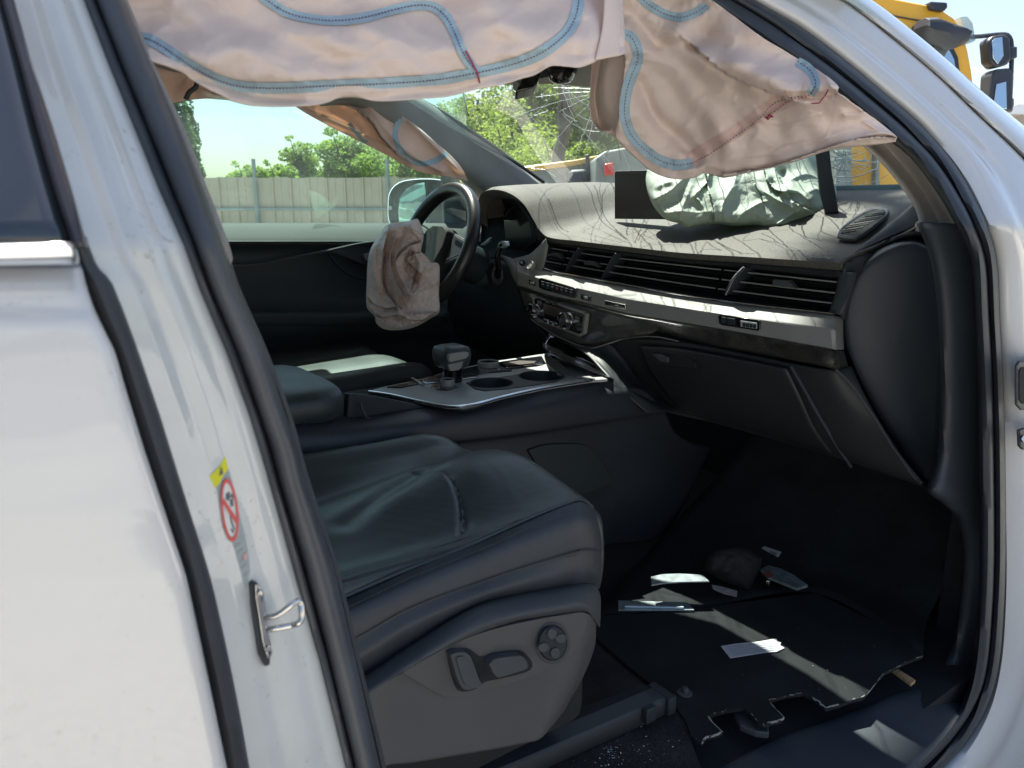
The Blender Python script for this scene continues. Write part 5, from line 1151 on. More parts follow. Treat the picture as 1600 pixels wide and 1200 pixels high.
# ---------------- passenger seat
ps = empty('passenger_seat', (0, 0, 0), car)
arc = [PZ(x, y, .87) for x, y in [(635, 758), (650, 765), (662, 769), (690, 773), (706, 785), (716, 802), (721, 822), (719, 850), (705, 880)]]
arc2 = [Vector(v) for v in crom(arc, 60)]
rid = [Vector(v) for v in crom([PZ(x, y, .885) for x, y in [(540, 812), (600, 778), (640, 762), (672, 742), (700, 720), (712, 700), (722, 686), (760, 678)]], 60)]
def dist2(p, pl):
    return min((p.x - q.x) ** 2 + (p.y - q.y) ** 2 for q in pl) ** .5
S = [(.752, -.075), (.742, -.045), (.737, -.012), (.739, .008), (.746, .017), (.762, .013), (.80, .000), (.85, -.001), (.93, .006), (1.00, .001), (1.06, -.012), (1.12, .010), (1.16, .028), (1.19, .024), (1.212, -.01), (1.216, -.075)]
rows = []
ST = [(.05, 0, 0), (.2, 0, 0), (.3, 0, 0), (.4, 0, 0), (.5, 0, 0), (.58, .001, 0), (.63, .002, 0), (.675, .001, 0), (.700, -.004, .1), (.716, -.018, .3), (.719, -.045, .6), (.711, -.085, 1), (.698, -.13, 1), (.68, -.17, 1)]
for X, dz, fl in ST:
    r = []
    for Y, z in S:
        f = sstep(.35, .62, X); zz = z
        if .78 < Y < 1.1: zz = z + f * .034 * math.sin((Y - .78) / .32 * math.pi) ** .45
        if Y > 1.1: zz = z * (1 - .35 * f)
        c = 0.0
        if X > .55: c = .060 * max(0, (.80 - Y) / .1) ** 1.6 * sstep(.55, .72, X) + .05 * max(0, (Y - 1.10) / .12) ** 2 * sstep(.55, .72, X)
        r.append((X - c, Y, .873 + zz * (1 - fl * .5) + dz - .012 * (X < .3) * (.3 - X) * 4))
    rows.append(r)
g_ = loftrows(rows, 170, 170)
out = []
for r in g_:
    q = []
    for v in r:
        v = Vector(v)
        if v.z > .80 and v.x > .15:
            qn = min(arc2, key=lambda q: (v.x - q.x) ** 2 + (v.y - q.y) ** 2)
            d = math.hypot(v.x - qn.x, v.y - qn.y)
            if d < .07:
                sd = d if math.hypot(v.x - .44, v.y - .93) > math.hypot(qn.x - .44, qn.y - .93) else -d
                fd = sstep(.765, .83, v.y) * (1 - sstep(1.0, 1.03, v.y)) * sstep(.44, .49, v.x)
                v.z += fd * ((-.012 * math.exp(-sd / .020) if sd > 0 else .0025 * math.exp(sd / .02) - .0145 * math.exp(sd / .0022)))
            d2 = dist2(v, rid)
            if d2 < .06: v.z -= .005 * math.exp(-(d2 / .020) ** 2) * (1 - sstep(.66, .72, v.x))
            v.z += .0006 * noise.noise(v * 16) + .0002 * noise.noise(v * 90)
        q.append(v)
    out.append(q)
cu_ = MB().grid(out).build('cushion', M['perf_leather'], ps, solid=.003, angle=70)
def on_cushion(p, up=.0006):
    q = min((v for r in out[30:130:2] for v in r[20:150:2]), key=lambda v: (v.x - p.x) ** 2 + (v.y - p.y) ** 2)
    return Vector((p.x, p.y, q.z + up))
def seam(name, pts, r):
    P = [on_cushion(p) for p in pts]; P = [Vector(v) for v in crom(P, 60)]
    for _ in range(3):
        P = [P[0]] + [Vector((b.x, b.y, (a.z + b.z * 2 + c.z) / 4)) for a, b, c in zip(P, P[1:], P[2:])] + [P[-1]]
    MB().tube(P, r, 6).build(name, M['black'], ps)
seam('seam_line', [q for q in arc2 if .81 < q.y < 1.0][::4], .0007)
seam('seam_line', [Vector((.16 + k * .05, .772 + .002 * math.sin(k), 0)) for k in range(11)], .0012)
pip = [PY(x, y, Y) for x, y, Y in [(500, 951, .738), (530, 936, .738), (585, 912, .738), (640, 889, .738), (700, 866, .738), (750, 845, .738), (800, 822, .738), (850, 800, .738), (885, 787, .738), (908, 780, .742), (925, 793, .748)]]
MB().tube([Vector(v) for v in crom(pip, 60)], .0035, 8).build('piping', M['leather'], ps)
# leather side skirt, its two seams
SK = [[(500, 955, .732), (535, 941, .732), (640, 893, .732), (750, 849, .732), (850, 804, .732), (905, 785, .734), (930, 800, .744), (941, 828, .76)],
      [(500, 972, .716), (540, 962, .714), (640, 916, .714), (750, 870, .714), (850, 832, .714), (905, 815, .716), (932, 822, .73), (943, 845, .76)],
      [(500, 1010, .708), (545, 998, .707), (640, 946, .707), (750, 905, .707), (850, 872, .707), (908, 856, .710), (934, 858, .724), (943, 868, .756)],
      [(500, 1014, .711), (545, 1002, .711), (640, 950, .711), (750, 909, .711), (850, 876, .711), (908, 860, .713), (934, 862, .727), (943, 872, .758)],
      [(500, 1050, .704), (550, 1035, .703), (640, 980, .702), (750, 932, .702), (850, 905, .704), (905, 896, .710), (932, 896, .724), (940, 900, .75)],
      [(500, 1085, .715), (560, 1062, .715), (640, 1010, .715), (740, 948, .715), (850, 926, .718), (905, 918, .722), (928, 918, .735), (936, 920, .75)]]
loft('side_skirt', [[PY(*p) for p in r] for r in SK], 110, 60, M['leather_side'], ps, solid=.002, angle=70)
MB().tube([Vector(v) for v in crom([PY(x, y, .7085) for x, y in [(500, 1012), (545, 1000), (640, 948), (750, 907), (850, 874), (905, 859)]], 60)], .0014, 6).build('seam_groove', M['black'], ps)
def dashes(name, pts, n, r, off, m, fill=.6, parent=None):
    P = [Vector(v) for v in crom(pts, n * 3)]
    mb = MB()
    for k in range(n):
        a = P[k * 3]; b = P[min(k * 3 + 2, len(P) - 1)]; mb.tube([a, a.lerp(b, fill * 1.2)], r, 4)
    o = mb.build(name, m, parent, smooth=False); return o
for q, o in (([(500, 1018, .7045), (545, 1006, .7045), (640, 955, .7045), (750, 914, .7045), (850, 881, .7045), (905, 866, .7065)], 0), ([(500, 963, .716), (540, 950, .716), (640, 903, .716), (750, 859, .716), (850, 815, .716), (900, 797, .718)], 0)):
    dashes('seam_stitching', [PY(*p) for p in q], 90, .0007, 0, mat('seat_thread', (.05, .055, .06), .7) if 'seat_thread' not in D.materials else D.materials['seat_thread'], parent=ps)
# plastic seat valance
rm = [[(500, 1088, .716), (560, 1062, .716), (640, 1008, .716), (740, 946, .716), (800, 930, .716), (860, 920, .716), (905, 914, .718), (924, 914, .724), (934, 922, .74)],
      [(500, 1096, .700), (560, 1070, .698), (640, 1018, .698), (740, 956, .698), (800, 940, .698), (860, 930, .698), (905, 923, .700), (926, 926, .712), (937, 935, .735)],
      [(500, 1120, .684), (562, 1090, .682), (640, 1040, .681), (735, 985, .681), (800, 963, .681), (860, 952, .681), (906, 944, .684), (925, 948, .70), (937, 958, .73)],
      [(500, 1108, .690), (566, 1078, .690), (628, 1047, .690), (735, 996, .690), (800, 971, .690), (860, 961, .690), (914, 955, .690), (926, 965, .70), (936, 980, .73)]]
loft('valance_rim', [[PY(*p) for p in r] for r in rm], 90, 24, M['plastic_grey'], ps, solid=.003, angle=50)
vp = [[(500, 1112, .694), (566, 1082, .692), (628, 1050, .692), (735, 998, .692), (800, 973, .692), (860, 963, .692), (912, 957, .692), (922, 962, .698), (930, 975, .72)],
      [(520, 1130, .690), (580, 1110, .688), (640, 1100, .688), (720, 1080, .688), (800, 1055, .688), (860, 1035, .688), (900, 1015, .688), (914, 1008, .696), (928, 1008, .72)],
      [(530, 1170, .688), (590, 1150, .686), (650, 1140, .686), (720, 1125, .686), (800, 1100, .686), (850, 1085, .686), (886, 1068, .686), (902, 1056, .694), (912, 1052, .72)],
      [(540, 1240, .684), (590, 1200, .682), (650, 1190, .682), (720, 1178, .682), (780, 1168, .682), (820, 1160, .682), (842, 1154, .682), (860, 1135, .69), (880, 1110, .71)]]
loft('valance_side', [[PY(*p) for p in r] for r in vp], 90, 50, mat('valance_plastic', (.052, .054, .057), .55, bump=.3, bscale=1100, bdist=.0004, var=.1, vscale=14), ps, solid=.003, angle=50)
so = [tuple(v) for v in crom([np.array(p, float) for p in [(624, 1047), (655, 1030), (700, 1010), (750, 990), (800, 976), (850, 966), (905, 957)]], 24)] + [(915, 958), (917, 966), (914, 984), (904, 1005), (893, 1022), (872, 1038)] + [(840, 1053), (800, 1067), (760, 1079), (722, 1090), (705, 1091), (690, 1087), (665, 1073)]
swp = MB().prism([PY(x, y, .6835) for x, y in so], (0, .01, 0)).build('switch_panel', mat('switch_panel_plastic', (.060, .061, .062), .5, bump=.25, bscale=1300, bdist=.0004), ps, bevel=.0012)
def sw(name, pts, m, Y, th, bev=.002, par=None, n=0):
    if n: pts = [tuple(v) for v in crom([np.array(p, float) for p in pts + [pts[0]]], n)][:-1]
    return MB().prism([PY(x, y, Y) for x, y in pts], (0, th, 0)).build(name, m, par or swp, bevel=bev)
sw('switch_recess', [(697, 1018), (706, 1014), (730, 1013), (742, 1020), (752, 1026), (770, 1020), (812, 1016), (822, 1022), (832, 1036), (830, 1046), (810, 1054), (780, 1061), (757, 1066), (745, 1076), (722, 1081), (713, 1076), (704, 1050)], M['black'], .6828, .002, .0005, n=50)
sw('backrest_switch', [(704, 1024), (712, 1020), (728, 1020), (736, 1028), (748, 1060), (753, 1072), (740, 1076), (727, 1078), (719, 1070), (710, 1045)], M['plastic_grey'], .672, .011, .003, n=36)
sw('backrest_switch_cap', [(713, 1028), (724, 1026), (731, 1034), (742, 1064), (738, 1072), (730, 1072), (722, 1058)], M['plastic_grey'], .670, .004, .0015, n=30)
sw('cushion_switch', [(764, 1038), (774, 1030), (800, 1026), (816, 1026), (824, 1036), (824, 1044), (806, 1051), (786, 1057), (776, 1058)], M['plastic_grey'], .671, .012, .003, n=36)
for s, m_, Y, th in ((1.18, 'plastic_grey', .6822, .004), (1.0, 'black', .6812, .004), (.9, 'plastic', .676, .008)):
    sw('lumbar_dial', ell(864, 1005, 23 * s, 28 * s, .05, 40), M[m_], Y, th, .0015)
for (x, y, rot) in ((863, 991, 0), (877, 998, 1.3), (868, 1021, 0), (850, 1012, 1.3)):
    sw('lumbar_button', ell(x, y, 7, 8.5, rot, 16), M['plastic_grey'], .6735, .004, .0012)
# seat front and frame under it
MB().box((.42, .95, .66), .50, .44, .20).build('seat_base', M['black'], ps, bevel=.03)
def FZ(x, y, z=.5): return PZ(x, y, z)
# rails
for dz, pts in ((0, [(640, 1240), (755, 1198), (880, 1146), (1030, 1082)]), (1, [(700, 1185), (860, 1130), (960, 1093), (1012, 1074)])):
    P = [FZ(x, y, .53) for x, y in pts]
    rows = []
    c = [Vector(v) for v in crom(P, 20)]
    w = .017 if not dz else .010
    rows = [[p + Vector((0, a, b)) for p in c] for a, b in ((-w, -.03), (-w, -.002), (-w + .003, 0), (w - .003, 0), (w, -.002), (w, -.03))]
    ra = MB().grid(rows).build('seat_rail', M['plastic_grey'] if not dz else M['black'], car, solid=.002, angle=30)
e_ = FZ(1030, 1082, .53)
MB().box((e_.x + .006, e_.y, e_.z - .014), .018, .05, .032).build('rail_end_cap', M['plastic'], car, bevel=.003)
e_ = FZ(1006, 1102, .53)
MB().box((e_.x, e_.y - .012, e_.z - .008), .022, .012, .026).build('rail_clip', M['plastic'], car, bevel=.002)

# ---------------- floor: torn carpet with cut-outs
cp = [(930, 962), (1010, 958), (1087, 950), (1180, 938), (1275, 926), (1360, 968), (1442, 1024), (1414, 1035), (1400, 1042), (1384, 1050), (1372, 1062), (1364, 1072), (1350, 1089), (1327, 1095), (1310, 1102), (1290, 1107), (1280, 1098), (1271, 1091), (1256, 1083), (1240, 1085), (1226, 1087), (1202, 1094), (1205, 1101), (1213, 1109), (1225, 1121), (1219, 1126), (1205, 1129), (1192, 1132), (1184, 1128), (1176, 1118), (1162, 1106), (1140, 1109), (1122, 1113), (1106, 1119), (1112, 1128), (1129, 1144), (1117, 1149), (1103, 1152), (1097, 1161), (1088, 1156), (1080, 1148), (1070, 1122), (1039, 1085), (986, 1044), (934, 999), (900, 985)]
fl = MB().prism([FZ(x, y, .50) for x, y in cp], (0, 0, -.006)).build('torn_carpet', M['carpet'], car, smooth=False)
for a, b, r in ((6, 14, .0009), (14, 17, .0020), (17, 24, .0010), (24, 27, .0020), (28, 33, .0010), (33, 38, .0020), (38, 40, .0012)):
    pts = []
    for k in range(a, b):
        p, q = FZ(*cp[k], .499), FZ(*cp[k + 1], .499)
        for t in (0, .33, .66): pts.append(p.lerp(q, t) + Vector((random.uniform(-1, 1), random.uniform(-1, 1), random.uniform(-1, 1))) * .0010)
    pts.append(FZ(*cp[b], .499))
    MB().tube(pts, r * .8, 5).build('frayed_edge', M['felt_edge'], fl)
cb = [(700, 1260), (760, 1200), (900, 1142), (1040, 1088), (1062, 1112), (1075, 1135), (1082, 1165), (1092, 1190), (1110, 1240)]
MB().prism([FZ(x, y, .495) for x, y in cb], (0, 0, -.006)).build('tunnel_carpet', M['carpet_brown'], car, smooth=False)
MB().prism([FZ(x, y, .492) for x, y in [(860, 1130), (930, 985), (975, 1035), (1030, 1080), (880, 1146)]], (0, 0, -.006)).build('underseat_carpet', M['carpet_brown'], car, smooth=False)
# carpeted firewall slope
loft('footwell_carpet', [[FZ(930, 962, .497), FZ(1087, 950, .497), FZ(1275, 926, .497), FZ(1442, 1024, .497)], [Vector((1.35, 1.22, .50)), Vector((1.40, 1.05, .50)), Vector((1.50, .85, .50)), Vector((1.50, .64, .50))], [Vector((1.70, 1.22, .72)), Vector((1.72, 1.05, .72)), Vector((1.75, .85, .72)), Vector((1.75, .64, .72))], [Vector((1.85, 1.22, 1.0)), Vector((1.85, 1.05, 1.0)), Vector((1.85, .85, 1.0)), Vector((1.85, .64, 1.0))]], 20, 24, M['carpet'], car, solid=.004)

# ---------------- loose things on the floor (each a thing of its own)
def loose(name, pts, z, th, m, label, cat, bev=.0006, group=None, zs=None):
    P = [FZ(x, y, (zs[k] if zs else z)) for k, (x, y) in enumerate(pts)]
    c = sum(P, Vector()) / len(P)
    o = MB().prism([p - c for p in P], (0, 0, th)).build(name, m, smooth=False, bevel=bev); o.location = c
    return tag(o, label, cat, group)
ts = empty('trim_strip', FZ(1024, 947, .501)); tag(ts, 'straight ribbed grey trim strip lying at the rear edge of the torn carpet', 'trim strip')
P = [FZ(x, y, .502) - ts.location for x, y in [(966, 940), (1074, 943), (1085, 955), (966, 955)]]
MB().prism(P, (0, 0, .003)).build('strip_body', M['zinc'], ts, bevel=.0008)
MB().tube([FZ(976, 948, .507) - ts.location, FZ(1068, 950, .507) - ts.location], .0035, 8).build('raised_rib', M['zinc'], ts)
loose('curved_strip', [(1017, 903), (1035, 899), (1062, 898), (1098, 900), (1108, 910), (1060, 911), (1036, 913), (1018, 916)], .55, .003, M['zinc'], 'curved pale metal strip ending at the dark fabric bundle', 'metal strip')
def facet(x, y, s, seed=0):
    # crumpled-paper relief: distance between nearest cell points
    d, p = noise.voronoi(Vector((x / s + .35 * noise.noise(Vector((x / s, y / s, seed))), y / s, seed * 3.3)))
    return min(.8, d[1] - d[0])
# dark bundle
fb = [tuple(v) for v in crom([np.array(p, float) for p in [(1099, 892), (1106, 867), (1122, 857), (1150, 853), (1172, 858), (1190, 873), (1187, 890), (1171, 923), (1138, 912), (1099, 892)]], 60, True)][:-1]
def blob(name, outline, t0, bulge, back, m, parent, nr=40, h=None, label=None, origin=None, cen=None, lean=0):
    cx = sum(p[0] for p in outline) / len(outline) if cen is None else cen[0]
    cy = sum(p[1] for p in outline) / len(outline) if cen is None else cen[1]
    rows = []; org = origin or Vector((0, 0, 0))
    for i in range(nr + 1):
        r = math.sin(math.pi / 2 * i / nr); r_ = []
        for k, (x, y) in enumerate(outline):
            X, Y = cx + (x - cx) * r, cy + (y - cy) * r
            t = t0 - lean * (Y - cy) - bulge * math.sqrt(max(0, 1 - r * r)) ** .8
            if h: t -= h(X, Y, r)
            r_.append(PD(X, Y, t) - org)
        rows.append(r_)
    for i in range(nr // 2, -1, -1):
        r = math.sin(math.pi / 2 * i / (nr // 2 + 1)); r_ = []
        for x, y in outline:
            X, Y = cx + (x - cx) * r, cy + (y - cy) * r
            r_.append(PD(X, Y, t0 - lean * (Y - cy) + .004 + back * math.sqrt(max(0, 1 - r * r))) - org)
        rows.append(r_)
    return MB().grid(rows, close_u=True).build(name, m, parent, angle=0)
tb = (FZ(1145, 900, .52) - CAM).dot(VF)
og = PD(1145, 900, tb)
o = blob('fabric_bundle', fb, tb, .03, .03, mat('dark_bundle_cloth', (.006, .006, .007), .8, bump=.3, bscale=90, var=.4, vscale=20), None, 30, lambda x, y, r: (1 - r) * (.03 * facet(x, y, 30, 3) + .01 * noise.noise(Vector((x * .06, y * .09, 3)))), origin=og)
o.location = og; tag(o, 'crumpled black fabric bundle in the dark passenger footwell', 'bundle')
loose('care_label', [(1112, 914), (1128, 917), (1152, 924), (1151, 933), (1130, 928), (1114, 921)], .52, .001, mat('label_cloth', (.30, .28, .27), .8, var=.2, vscale=60), 'greyish fabric label tucked under the front of the black bundle', 'label')
lb = loose('paper_label', [(1190, 857), (1194, 854), (1221, 863), (1216, 871)], .60, .001, mat('label_paper', (.34, .34, .33), .8), 'small off-white printed label above the black bundle', 'label')
ink = MB().prism([FZ(x, y, .602) - lb.location for x, y in [(1203, 861), (1214, 864), (1212, 868), (1201, 864)]], (0, 0, .0004)).build('print', M['ink'], lb, smooth=False)
sh_ = loose('plastic_shard', [(1188, 893), (1200, 887), (1220, 892), (1240, 902), (1262, 918), (1245, 923), (1225, 915), (1200, 905)], .53, .006, mat('shard_plastic', (.14, .17, .17), .4, var=.4, vscale=60), 'grey broken plastic shard right of the black bundle', 'broken part')
MB().prism([FZ(x, y, .538) - sh_.location for x, y in [(1191, 896), (1201, 892), (1210, 900), (1202, 903)]], (0, 0, .001)).build('orange_stain', mat('rust_red', (.22, .07, .05), .7), sh_, smooth=False)
sp = loose('paper_strip', [(1126, 1010), (1150, 1006), (1185, 1003), (1213, 998), (1215, 1003), (1221, 1004), (1219, 1009), (1226, 1013), (1214, 1019), (1190, 1021), (1160, 1026), (1141, 1029), (1133, 1019)], .5015, .0012, M['paper'], 'torn white paper strip lying on the black carpet in the light streak', 'paper')
for k in range(5):
    y = 1011 + k * 3.0
    MB().prism([FZ(x, yy, .5032) - sp.location for x, yy in [(1136 + k * 2, y), (1206 + k, y - 8.2), (1206 + k, y - 7.2), (1136 + k * 2, y + 1.0)]], (0, 0, .0002)).build('print_line', M['print_grey'], sp, smooth=False)
c = FZ(1070, 1083, .501)
rows = [[(math.cos(a) * r, math.sin(a) * r, z) for a in [k * math.pi / 12 for k in range(24)]] for r, z in ((.013, 0), (.0125, .002), (.009, .003), (.0065, .004), (.006, .009), (.0045, .011), (0, .011))]
o = MB().grid(rows, close_u=True).build('carpet_clip', M['plastic_grey']); o.location = c; tag(o, 'round grey carpet clip beside the seat rail end', 'clip')
c = FZ(1200, 914, .515)
o = MB().grid([[(math.cos(a) * r * .7, math.sin(a) * r * .7, z) for a in [k * math.pi / 3 for k in range(6)]] for r, z in ((.010, 0), (.011, .006), (.009, .012), (0, .012))], close_u=True).build('loose_bolt', M['steel']); o.location = c; tag(o, 'small loose bolt below the grey plastic shard', 'bolt')
loose('wooden_stick', [(1391, 1049), (1397, 1046), (1430, 1067), (1423, 1073)], .47, .006, M['wood'], 'short raw wooden stick showing in the gap right of the torn carpet', 'stick')
loose('plastic_bracket', [(1145, 1121), (1160, 1117), (1172, 1133), (1200, 1142), (1201, 1155), (1180, 1153), (1156, 1143)], .47, .012, M['plastic_grey'], 'dark grey bracket under the notch cut in the carpet', 'bracket', bev=.003)
# glass crumbs: stuff
rnd = random.Random(9); mb = MB()
def crumb(p, s):
    v = [p + Vector((rnd.uniform(-1, 1), rnd.uniform(-1, 1), rnd.uniform(0, 1))) * s for _ in range(4)]
    mb.add(v, [(0, 1, 2), (0, 3, 1), (1, 3, 2), (0, 2, 3)])
for _ in range(90): crumb(FZ(rnd.gauss(985, 45), rnd.gauss(1165, 22), .4965), rnd.choice((.0006, .0008, .001, .0016)))
for _ in range(60): crumb(FZ(rnd.uniform(930, 1400), rnd.uniform(960, 1080), .5015), rnd.choice((.0005, .0008)))
for _ in range(60): 
    x, y = rnd.uniform(900, 1290), rnd.uniform(345, 400); 
for _ in range(40): crumb(FZ(955 + rnd.gauss(0, 9), 1178 + rnd.gauss(0, 8), .4965), rnd.choice((.001, .0016)))
o = mb.build('glass_crumbs', M['crack'], smooth=False); tag(o, 'tiny white glass crumbs scattered on the cabin floor carpet', kind='stuff')
mb = MB()
for _ in range(110):
    X, Y = rnd.uniform(1.40, 1.85), rnd.uniform(.72, 1.6); crumb(Vector((X, Y, 1.2 + (X - 1.3) * .235 + .013)), rnd.choice((.0005, .0008, .0012)))
o = mb.build('dash_glass_crumbs', M['crack'], smooth=False); tag(o, 'fine glass crumbs sprinkled over the dashboard top', kind='stuff')

# ---------------- steering wheel
sw_ = empty('steering_wheel', (0, 0, 0), car)
WC = Vector((1.13, 1.935, 1.183)); WNN = Vector((-.915, 0, .40)).normalized(); WU = Vector((0, 1, 0)); WV = WNN.cross(WU).normalized() * -1
if WV.z < 0: WV = -WV
def wp(u, v, n=0): return WC + WU * u + WV * v + WNN * n
rows = []
for k in range(73):
    a = 2 * math.pi * k / 72; R_ = .175; rr = .0185 + .002 * max(0, math.cos(2 * (a - 1.2)))
    cdir = WU * math.cos(a) + WV * math.sin(a)
    rows.append([WC + cdir * (R_ + rr * math.cos(b)) + WNN * rr * 1.05 * math.sin(b) for b in [j * math.pi / 9 for j in range(18)]])
MB().grid(rows, close_u=True).build('rim', mat('wheel_leather', (.014, .015, .016), .33, bump=.15, bscale=500, bdist=.0004, var=.15, vscale=20), sw_)
hubp = [(u * .82, v * .85) for u, v in [(-.075, .055), (-.05, .068), (.05, .068), (.075, .055), (.085, 0), (.06, -.07), (.03, -.095), (-.03, -.095), (-.06, -.07), (-.085, 0)]]
MB().prism([wp(u, v, -.03) for u, v in hubp], WNN * .045).build('hub', M['black'], sw_, bevel=.012)
for s in (-1, 1):
    MB().prism([wp(s * u, v, -.02) for u, v in [(.07, .045), (.165, .022), (.168, -.02), (.075, -.045)]], WNN * .018).build('spoke', M['plastic'], sw_, bevel=.004)
    MB().tube([wp(s * u, v, .002) for u, v in [(.085, .035), (.155, .018), (.158, -.012), (.085, -.035)]], .002, 6).build('spoke_trim', M['plastic_grey'], sw_)
MB().prism([wp(u, v, -.02) for u, v in [(-.03, -.09), (.03, -.09), (.022, -.168), (-.022, -.168)]], WNN * .015).build('spoke', M['plastic'], sw_, bevel=.004)
MB().tube([Vector(v) for v in crom([PD(x, y, 2.09) for x, y in [(660, 352), (668, 357), (673, 364), (673, 374), (668, 390), (662, 402)]], 20)], .0022, 6).build('hub_trim', M['silver'], sw_)
MB().tube([Vector(v) for v in crom([wp(0, 0, -.03), wp(0, 0, -.16)], 3)], .055, 20).build('column_shroud', M['plastic'], sw_)
# stalk with its boot
stk = MB().tube([Vector(v) for v in crom([PX(778, 431, 1.235), PX(779, 415, 1.215), PX(778, 402, 1.20), PX(782, 388, 1.19), (PX(787, 380, 1.185))], 20)], .0095, 10, taper=.0085).build('wiper_stalk', M['gloss'], sw_)
MB().prism([PX(x, y, 1.18) for x, y in [(779, 380), (789, 377), (791, 384), (785, 388), (778, 386)]], (.012, 0, 0)).build('stalk_tip', M['zinc'], stk, bevel=.001)
c = PX(778, 431, 1.26)
MB().grid([[c + Vector((-h, math.cos(a) * r, math.sin(a) * r)) for a in [k * math.pi / 14 for k in range(28)]] for r, h in ((.026, 0), (.025, .006), (.020, .007), (.018, .003), (0, .003))], close_u=True).build('stalk_boot', M['plastic_grey'], stk)

# =================================================================== AIRBAGS
def segdist(px, py, line):
    best = 1e9; side = 1
    for (ax, ay), (bx, by) in zip(line, line[1:]):
        dx, dy = bx - ax, by - ay; L = dx * dx + dy * dy
        t = max(0, min(1, ((px - ax) * dx + (py - ay) * dy) / L)); qx, qy = ax + t * dx, ay + t * dy
        d = math.hypot(px - qx, py - qy)
        if d < best: best = d; side = 1 if (dx * (py - ay) - dy * (px - ax)) > 0 else -1; tt = t
    return best, side
def creases(lst):
    sp = [([tuple(v) for v in crom([np.array(p, float) for p in l], 10)], A, w, kind) for l, A, w, kind in lst]
    bb = [(min(p[0] for p in l) - 6 * w, max(p[0] for p in l) + 6 * w, min(p[1] for p in l) - 6 * w, max(p[1] for p in l) + 6 * w) for l, A, w, k in sp]
    def f(x, y):
        h = 0
        for (l, A, w, kind), b in zip(sp, bb):
            if not (b[0] < x < b[1] and b[2] < y < b[3]): continue
            d, s = segdist(x, y, l)
            if kind == 'r': h += A * math.exp(-d / w)
            elif kind == 'g': h += A * math.exp(-(d / w) ** 2)
            elif kind == 't': h += A * math.exp(-d / w) if s > 0 else -A * .25 * math.exp(-d / (w * .35))
            elif kind == 'u': h += A * math.exp(-d / w) if s < 0 else -A * .25 * math.exp(-d / (w * .35))
        return h
    return f
# driver's airbag
DB = [(592, 368), (604, 352), (622, 347), (640, 345), (652, 342), (658, 352), (662, 366), (661, 378), (658, 392), (660, 408), (672, 410), (685, 412), (687, 430), (686, 460), (686, 488), (672, 498), (655, 508), (638, 514), (620, 516), (600, 514), (588, 505), (585, 494), (574, 482), (572, 466), (573, 440), (574, 415), (577, 395), (583, 381)]
dbc = [tuple(v) for v in crom([np.array(p, float) for p in DB + [DB[0]]], 220)][:-1]
cr = creases([
    ([(606, 362), (600, 385), (597, 420), (600, 450), (612, 470), (622, 480)], .040, 11, 't'),
    ([(618, 372), (610, 400), (614, 430), (626, 455), (636, 475)], .035, 9, 't'),
    ([(628, 385), (618, 402), (624, 430), (634, 450), (640, 460)], .030, 7, 'r'),
    ([(655, 378), (640, 384), (628, 394), (622, 402)], .030, 8, 'u'),
    ([(662, 395), (648, 396), (636, 402), (640, 412), (648, 420)], .030, 8, 'u'),
    ([(652, 402), (650, 420), (645, 440), (640, 455)], .030, 7, 't'),
    ([(682, 415), (664, 424), (652, 440), (645, 458)], .030, 9, 't'),
    ([(625, 460), (640, 462), (660, 448), (684, 440)], .020, 8, 'r'),
    ([(622, 470), (626, 490), (650, 490), (684, 488)], .025, 9, 't'),
    ([(586, 492), (600, 496), (622, 492), (640, 500), (664, 500)], .026, 8, 'u'),
    ([(585, 385), (584, 420), (590, 450), (592, 470)], .022, 6, 'r'),
    ([(574, 465), (586, 476), (606, 482), (622, 478)], .020, 8, 'u'),
    ([(594, 366), (612, 358), (640, 356), (658, 364)], .018, 6, 'r'),
    ([(640, 346), (644, 360), (656, 372)], .016, 5, 'r'),
    ([(602, 400), (596, 430), (600, 456)], -.030, 6, 'g'), ([(642, 396), (638, 420), (650, 436)], -.018, 5, 'g'),
    ([(648, 412), (646, 440)], -.020, 5, 'g')])
tdb = (PX(640, 430, 1.0) - CAM).dot(VF)
def hdb(x, y, r):
    e = 1 - sstep(.93, 1.0, r) * .85
    return e * (cr(x, y) * 1.25 + .012 * facet(x, y, 19, 1) + .006 * facet(x, y, 8, 2) + .0015 * facet(x, y, 3.5, 6) + .018 * noise.noise(Vector((x * .03, y * .025, 1))))
blob('driver_airbag', dbc, tdb, .035, .05, M['driver_bag'], car, 120, hdb, lean=.0004)
dba = [o for o in car.children if o.name.startswith('driver_airbag')][0]
# link from hub to bag
MB().tube([PX(664, 410, 1.06), PD(640, 430, tdb + .03)], .05, 14).build('airbag_neck', M['driver_bag'], dba)
